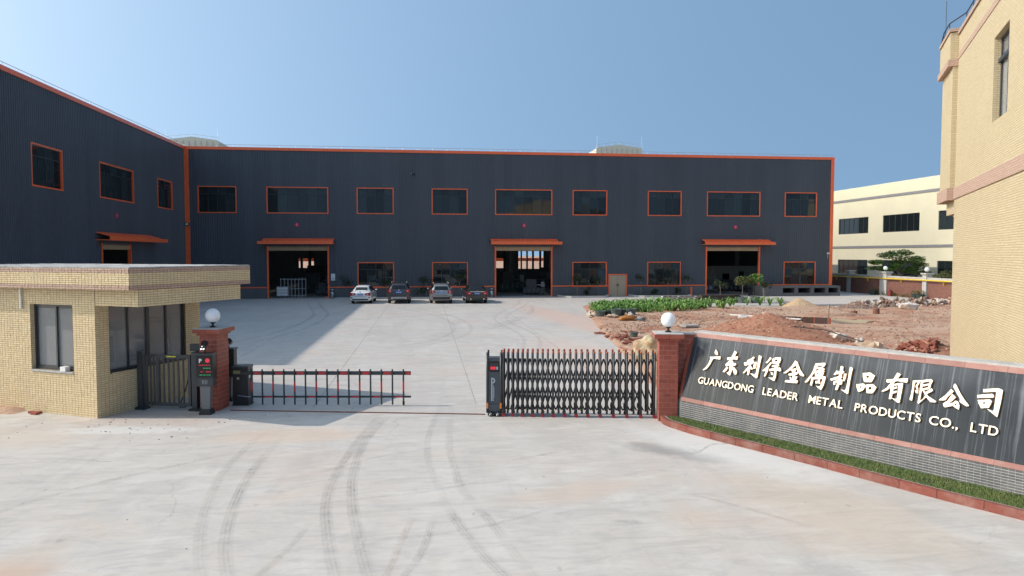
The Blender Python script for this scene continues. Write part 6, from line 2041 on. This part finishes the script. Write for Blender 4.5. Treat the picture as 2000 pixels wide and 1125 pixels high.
mb = MB(); q = random.Random(31); cnt = 0
while cnt < 330:
    x, y = q.uniform(10.5, 21.6), q.uniform(44, 52.6)
    if not in_poly(x, y, BED): continue
    if noise.noise(Vector((x * .7, y * .7, 3))) > .38: continue
    clump(mb, (x, y, .08), q.uniform(.24, .68) * (1 + .5 * (noise.noise(Vector((x * .5, y * .5, 9))))), 15, q); cnt += 1
tag(mb.obj('strap_leaf_plants', M['leaf_bright'], fix=False), kind='stuff')
cl_me = []
for k in range(3):
    mb = MB(); clump(mb, (0, 0, 0), .62, 26, q); cl_me.append(mb.mesh('clump', M['leaf_bright']))
for k, (x, y, s, lab) in enumerate(((20.9, 48.2, 1.2, 'bright strap leaf plant standing alone before the stacked planks'), (22.6, 50.8, 1.1, 'bright strap leaf plant right of the stacked dark planks'), (23.5, 52.2, 1.1, 'bright strap leaf plant left of the potted trees'),
                                    (24.6, 52.2, 1.0, 'bright strap leaf plant just in front of the potted trees'), (25.5, 51.9, 1.2, 'bright strap leaf plant right of the potted trees'), (26.2, 51.7, 1.0, 'bright strap leaf plant two plants left of the sand pile'), (26.9, 51.4, 1.1, 'bright strap leaf plant next to the sand pile'), (21.9, 51.6, .9, 'small strap leaf plant between bed and stacked planks'))):
    o = inst(cl_me[k % 3], 'strap_leaf_plant', None, (x, y, .05), (0, 0, k), (s, s, s)); tag(o, lab, 'plant', 'single strap leaf plants')
M['pot'] = simple('grey_green_pot', (.10, .135, .125), .6, var=.1)
M['pot_dark'] = simple('dark_green_pot', (.035, .055, .05), .6, var=.1)


def pot(loc, r, h, lab, mat='pot', tilt=0, plant=None, q=random.Random(3)):
    r_ = thing('plant_pot', loc, 0, lab, 'pot')
    MB().lathe([(r * .72, 0), (r * .98, h - .04), (r * 1.06, h - .04), (r * 1.06, h), (r * .94, h), (r * .9, h - .06), (.01, h - .07)], 16).obj('pot', M[mat], r_, smooth=False)
    r_.rotation_euler = (tilt, 0, 0)
    return r_


pot((10.75, 43.2, .1), .34, .36, 'grey green plant pot at the left end of the row by the plant bed')
pot((11.35, 43.5, .1), .27, .34, 'small dark plant pot second in the row by the plant bed', 'pot_dark')
pot((11.75, 43.1, .1), .36, .48, 'large grey plant pot in the middle of the row by the plant bed')
pot((12.2, 43.7, .1), .32, .4, 'dark plant pot behind the large grey one by the plant bed', 'pot_dark')
pot((12.95, 43.9, .1), .34, .42, 'grey green plant pot standing apart at the right of the row')
pot((9.55, 31.9, .12), .2, .27, 'small grey bucket shaped pot near the broken bricks and the boulder')
for x, lab in ((25.6, 'grey green pot of the left potted tree by the last door'), (26.7, 'grey green pot of the right potted tree by the last door')):
    pot((x, 55.2, 0), .42, .5, lab)
small_tree((25.6, 55.2, .3), 1.75, .75, 'bushy potted tree standing left in front of the last door', M['leaf_dry'], q, 'tree', None, 520, True, 'potted_tree', .11)
small_tree((26.6, 55.3, .3), 1.95, .85, 'larger potted tree with yellow green leaves in front of the last door', M['leaf'], q, 'tree', None, 700, True, 'potted_tree', .11)
small_tree((24.3, 56.6, 0), 1.9, .6, 'thin sparse sapling left of the potted trees', M['leaf_dark'], q, 'tree', None, 330, True, 'sapling', .10)
small_tree((28.1, 56.4, 0), 1.8, .6, 'dark leaved sapling right of the potted trees', M['leaf_dark'], q, 'tree', None, 360, True, 'sapling', .10)
for x, y, lab in ((43.6, 58.9, 'green pot with low plant left at the foot of the slim wall pillar'), (43.55, 58.2, 'dark green pot with low plant right at the foot of the slim wall pillar'), (43.6, 65.0, 'grey pot with low plant at the foot of the wide wall pillar')):
    p = pot((x, y, 0), .36, .42, lab, 'pot_dark')
    lf = MB(); leaves(lf, (0, 0, .55), (.42, .42, .22), 90, .09, q); lf.obj('plant', M['leaf_dry'], p, fix=False)
mb = MB()
for k in range(60):
    y = q.uniform(59.5, 66); leaves(mb, (43.9 - q.random() * .3, y, .1 + q.random() * .15), (.25, .3, .18), 10, .07, q)
tag(mb.obj('wall_weeds', M['leaf_dry'], fix=False), kind='stuff')
r_ = thing('hydrant', (43.75, 62.5, 0), 0, 'dull red hydrant box at the foot of the brick wall right of the wide pillar', 'hydrant')
hyd = simple('dull_red_box', (.20, .035, .03), .7, var=.2)
box('body', hyd, r_, -.2, .05, -.22, .22, 0, .5); MB().lathe([(.09, 0), (.09, .12), (.03, .15)], 10, (-.08, 0, .5)).obj('cap', hyd, r_)

# stacked timber, frames, boards
M['plank'] = simple('dark_wet_plank', (.075, .05, .04), .85, var=.35, vscale=4)
M['board'] = simple('weathered_board', (.24, .20, .17), .85, var=.3, vscale=4)
r_ = thing('plank_stack', (23.9, 55.9, 0), R(4), 'stack of dark planks on the path left of the potted trees', 'plank stack')
for k in range(9):
    z = .08 + (k // 2) * .12
    box('plank', M['plank'], r_, -1.6 + q.uniform(-.25, .25), 1.7 + q.uniform(-.3, .3), -.5 + (k % 2) * .52, -.02 + (k % 2) * .52, z, z + .1)
for x in (-1.1, 1.2): box('bearer', M['board'], r_, x, x + .12, -.5, .5, 0, .08)
r_ = thing('pallet_frames', (21.2, 57.6, 0), R(-3), 'flat pile of pale metal frames on the path left of the plank stack', 'frames')
for j in range(3):
    z = .05 + j * .16
    for y in (-.5, .5): box('long_bar', M['board'], r_, -1.8 + j * .1, 1.8 + j * .1, y - .04, y + .04, z, z + .08)
    for k in range(8): box('cross_bar', M['white_paint'] if k % 3 == 0 else M['board'], r_, -1.7 + j * .1 + k * .48, -1.62 + j * .1 + k * .48, -.46, .46, z, z + .06)
r_ = thing('netting_heap', (17.6, 54.4, 0), R(12), 'heap of dark netting on the path behind the plant bed', 'netting')
mb = MB()
for k in range(12): mb.ico((q.uniform(-1.4, 1.4), q.uniform(-.3, .3), .1), q.uniform(.2, .4), 2, .6, (1.4, .8, .55), k)
mb.obj('net', simple('dark_net', (.06, .05, .045), .95, var=.4, vscale=14, bump=.8), r_)
for k, (x, y, a, L_, lab) in enumerate(((32.5, 52.2, 5, 6.0, 'long grey board lying on the path right of the sand pile'), (31.6, 51.4, 2, 4.6, 'second grey board lying nearer the stone row'))):
    r_ = thing('loose_board', (x, y, 0), R(a), lab, 'board'); box('board', M['concrete_block'], r_, -L_ / 2, L_ / 2, -.12, .12, .0, .08)
r_ = thing('puddle_board', (20.5, 41.2, .1), R(-52), 'pale plank lying across the edge of the muddy puddle', 'plank'); box('plank', M['white_paint'], r_, -2.2, 2.3, -.1, .1, .03, .09)
r_ = thing('marker_stake', (22.9, 38.2, .0), 0, 'thin pale stake standing in the muddy puddle', 'stake'); MB().tube([(0, 0, 0), (.06, 0, 1.15)], .03, 5).obj('stake', M['board'], r_)
for x, y, z, lab in ((28.9, 42.7, .62, 'short brown stump standing right of the gravel spread'), (27.3, 42.6, .4, 'lower brown stump on the gravel spread behind the puddle')):
    r_ = thing('post_stump', (x, y, .1), .3, lab, 'stump'); MB().lathe([(.21, 0), (.2, z * .6), (.18, z * .62), (.05, z * .64)], 9).obj('stump', simple('stump_brown', (.22, .10, .07), .9, var=.3), r_)

# ------------------------------------------------------------------ boulder, stones, bricks, debris
mb = MB(); mb.ico((0, 0, 0), 1.0, 5, .3, (.98, .78, .84), 4)
t = NT('yellow_boulder'); p_ = t.pos('obj')
c = t.ramp(t.noise(p_, 3, 8, .7, .4), [(.3, (.34, .27, .17)), (.5, (.56, .46, .29)), (.7, (.66, .59, .44))])
c = t.mix(t.ramp(t.noise(t.mapv(p_, loc=(4, 2, 1)), 2.1, 6, .6), [(.5, 0.0), (.66, .8)]), c, (.46, .22, .12))
c = t.mix(t.ramp(t.noise(p_, 11, 5, .7), [(.58, 0.0), (.7, .5)]), c, (.20, .15, .10))
t.color(c); t.set(Roughness=.9); t.bump(t.noise(p_, 5, 8, .72), .9, .12)
bo = mb.obj('boulder', t.mat, smooth=False); bo.scale = (.8, .8, .74); bo.location = (8.25, 25.3, .36); bo.rotation_euler = (.2, .3, .8)
tag(bo, 'big rough yellow boulder behind the folding gate by the right post', 'boulder')

stone_mats = [simple('stone_%d' % k, c_, .9, var=.25, vscale=3, bump=.5, bscale=12) for k, c_ in enumerate(((.44, .33, .24), (.52, .43, .34), (.34, .21, .15), (.58, .52, .46), (.30, .15, .10), (.22, .16, .13)))]
stone_me = []
for k in range(12):
    mb = MB(); mb.ico((0, 0, 0), 1, 1, 1.1, (1, .8, .65), k + 2); stone_me.append(mb.mesh('stone', stone_mats[k % 6]))
q = random.Random(77)
SLAB = ['tan brown', 'pale buff', 'dark reddish', 'whitish grey', 'deep brick red', 'dull dark brown']
for k in range(290):
    u = q.random()
    x = 31.0 + u * 11.5; yc = 47.9 + (x - 31) * .28
    dy = q.gauss(0, .5); hgt = max(0, .55 * math.exp(-(dy / .6) ** 2))
    r = q.uniform(.1, .25); sm = q.randrange(12)
    o = inst(stone_me[sm], 'rubble_stone', None, (x, yc + dy, .08 + hgt * q.uniform(.1, 1.0)), (q.uniform(0, 6), q.uniform(0, 6), q.uniform(0, 6)), (r * q.uniform(.8, 1.4), r, r * q.uniform(.7, 1.1)))
    tag(o, SLAB[sm % 6] + ' stone in the rubble row along the far edge of the soil yard', 'stone', 'stones in the rubble row')
brick_m = [simple('loose_brick_%d' % k, c_, .9, var=.25, vscale=6, bump=.4) for k, c_ in enumerate(((.28, .095, .065), (.22, .07, .048), (.36, .17, .125)))]
lb_me = [MB().box(-.12, .12, -.057, .057, -.027, .027).mesh('loose_brick', m_) for m_ in brick_m] + [MB().box(-.07, .07, -.057, .057, -.027, .027).mesh('loose_brick', m_) for m_ in brick_m]
LAB = 'broken red brick in the heap beside the yellow tiled building'
for k in range(150):
    a = q.uniform(0, 6.28); d = abs(q.gauss(0, 1))
    x, y = 19.5 + d * math.cos(a) * 1.3, 25.0 + d * math.sin(a) * .95
    loc_l = (Vector((x, y, 0)) - Vector((18.29, 22.78, 0)))
    if loc_l.dot(Vector((math.cos(YA), math.sin(YA), 0))) > -.15: continue
    z = .14 + .62 * max(0, 1 - d / 1.9)
    o = inst(lb_me[q.randrange(6)], 'broken_brick', None, (x, y, z * q.uniform(.75, 1.05)), (q.uniform(-.7, .7), q.uniform(-.7, .7), q.uniform(0, 6)), (q.uniform(1.2, 1.7),) * 3)
    tag(o, LAB, 'brick', 'bricks heaped by the tiled building')
LAB = 'pinkish broken brick at the edge of the concrete behind the folding gate'
for k in range(34):
    x, y = 8.9 + q.gauss(0, .55), 31.6 + q.gauss(0, 1.6)
    if x < edge_left(y) - .35: continue
    o = inst(lb_me[q.randrange(6)], 'loose_brick', None, (x, y, max(0, dirt_z(x, y)) + .06), (q.uniform(-.3, .3), q.uniform(-.3, .3), q.uniform(0, 6)), (q.uniform(1.1, 1.6),) * 3)
    tag(o, LAB, 'brick', 'bricks along the concrete edge')
LAB = 'brick fragment scattered on the big red soil heap'
for k in range(40):
    a = q.uniform(0, 6.28); d = q.uniform(.2, .95)
    x, y = 15.7 + 3.7 * d * math.cos(a), 31.2 + 2.8 * d * math.sin(a)
    z = 1.24 * (1 - d) ** .9 + .02
    o = inst(lb_me[q.randrange(6)] if k % 3 else stone_me[q.randrange(12)], 'brick_fragment', None, (x, y, z), (q.uniform(0, 6), q.uniform(0, 6), q.uniform(0, 6)), (q.uniform(.7, 1.2),) * 3 if k % 3 else (q.uniform(.06, .12),) * 3)
    tag(o, LAB, 'brick', 'fragments on the soil heap')
for k, (x, y, r, m_, lab) in enumerate(((17.95, 29.3, .36, 3, 'large pale rock at the right foot of the soil heap behind the name wall'), (18.6, 28.6, .2, 3, 'smaller pale rock beside the large one behind the name wall'), (16.9, 26.5, .26, 4, 'red brown rock just above the name wall coping'), (17.5, 26.4, .32, 0, 'brown rock right of the red one above the name wall coping'), (18.0, 26.3, .30, 1, 'pale pink rock above the name wall coping'),
                                        (20.7, 41.2, .3, 3, 'flat pale slab piece left of the puddle plank'), (33.6, 46.0, .55, 3, 'pale flat stone slab in front of the rubble row'), (18.5, 39.6, .34, 3, 'flat white grey slab at the back of the soil heap'), (10.2, 43.6, .22, 1, 'pinkish stone left of the plant pots'), (11.3, 42.2, .26, 0, 'flat grey stone in front of the plant pots'), (12.6, 42.9, .2, 3, 'small white stone by the right plant pots'))):
    mb = MB(); mb.ico((0, 0, 0), 1, 2, .9, (1.15, .85, .5 if 'flat' in lab else .75), k + 30)
    o = mb.obj('loose_rock', stone_mats[m_], fix=False); o.location = (x, y, .16 + r * .3); o.scale = (r * 1.1, r * 1.1, r); o.rotation_euler = (0, 0, k)
    tag(o, lab, 'rock')
r_ = thing('steel_rod', (17.2, 28.6, .35), R(-32), 'bent dark steel rod lying over the right foot of the soil heap', 'rod')
MB().tube([(-2.4, .5, .5), (-.2, .3, .35), (1.8, -.4, -.15)], .022, 5).obj('rod', M['dark_frame'], r_)
r_ = thing('scrap_bag', (11.7, 40.2, .14), R(10), 'orange and grey scrap bag lying on the soil near the plant pots', 'bag')
MB().ico((0, 0, .12), .5, 2, .8, (1.3, .5, .3), 3).obj('bag', simple('orange_sack', (.42, .17, .04), .8, var=.3), r_, smooth=True); MB().ico((.7, -.1, .08), .4, 2, .8, (1.2, .5, .3), 5).obj('sack_end', M['concrete_block'], r_, smooth=True)
r_ = thing('grey_slab', (13.8, 36.0, .16), R(10), 'grey flat drain cover lying on the soil left of the big heap', 'slab'); box('slab', M['concrete_block'], r_, -.4, .4, -.3, .3, 0, .1)
# small pebbles and clods over the soil
mb = MB()
cnt = 0
while cnt < 8000:
    x, y = q.uniform(7.2, 44), q.uniform(18.5, 53)
    if x < edge_left(y) + .1 or y > edge_back(x) - .15 or dpoly(x, y, PUD) > -.15: continue
    dn = noise.noise(Vector((x * .25, y * .25, 21)))
    if q.random() > .45 + dn * 1.3: continue
    r = q.choice((.025, .03, .04, .05, .07)) * q.uniform(.7, 1.4)
    z = dirt_z(x, y); i = len(mb.v)
    for k in range(6):
        d = ((1, 0, 0), (-1, 0, 0), (0, 1, 0), (0, -1, 0), (0, 0, 1), (0, 0, -.6))[k]
        mb.v.append((x + d[0] * r * q.uniform(.6, 1.4), y + d[1] * r * q.uniform(.6, 1.4), z + d[2] * r * q.uniform(.5, 1) + .01))
    for f in ((0, 2, 4), (2, 1, 4), (1, 3, 4), (3, 0, 4), (2, 0, 5), (1, 2, 5), (3, 1, 5), (0, 3, 5)): mb.f.append(tuple(i + a for a in f)); mb.m.append(cnt % 4)
    cnt += 1
# clods and chips on the heaps
for hi, (hv, hf) in enumerate(HEAPS):
    if hi == 1: continue
    fs = [f for f in hf if min(hv[a][2] for a in f) > .05]
    for _ in range((1300, 0, 900, 300, 500)[hi]):
        f = fs[q.randrange(len(fs))]; a, b = q.random(), q.random()
        A, B, C_, D_ = (Vector(hv[k]) for k in f)
        p = A.lerp(B, a).lerp(D_.lerp(C_, a), b)
        r = q.choice((.015, .02, .025, .035, .05, .08 if hi == 2 else .06)) * q.uniform(.7, 1.3); i = len(mb.v)
        for k in range(6):
            d = ((1, 0, 0), (-1, 0, 0), (0, 1, 0), (0, -1, 0), (0, 0, 1), (0, 0, -.6))[k]
            mb.v.append((p.x + d[0] * r * q.uniform(.6, 1.4), p.y + d[1] * r * q.uniform(.6, 1.4), p.z + d[2] * r * q.uniform(.5, 1) + .008))
        for f2 in ((0, 2, 4), (2, 1, 4), (1, 3, 4), (3, 0, 4), (2, 0, 5), (1, 2, 5), (3, 1, 5), (0, 3, 5)): mb.f.append(tuple(i + k for k in f2)); mb.m.append(q.choice((1, 1, 2, 2, 0)) if hi != 2 else q.randrange(4))
tag(mb.obj('soil_pebbles', [stone_mats[0], stone_mats[4], stone_mats[2], stone_mats[5]], fix=False), kind='stuff')
# small bits on the concrete in front of the guard house
mb = MB()
for k in range(90):
    x, y = q.gauss(-6.4, 1.6), q.gauss(17.2, .7)
    if k > 55: x, y = q.uniform(-8, 8), q.uniform(9, 20)
    r = q.uniform(.005, .014) if k <= 55 else q.uniform(.003, .006); a = q.uniform(0, 3)
    mb.box(-r * 1.6, r * 1.6, -r, r, 0.0, r * .8, Matrix.Translation((x, y, .004)) @ Matrix.Rotation(a, 4, 'Z'), m=k % 3)
tag(mb.obj('concrete_crumbs', [M['plank'], M['board'], M['white_paint']], fix=False), kind='stuff')
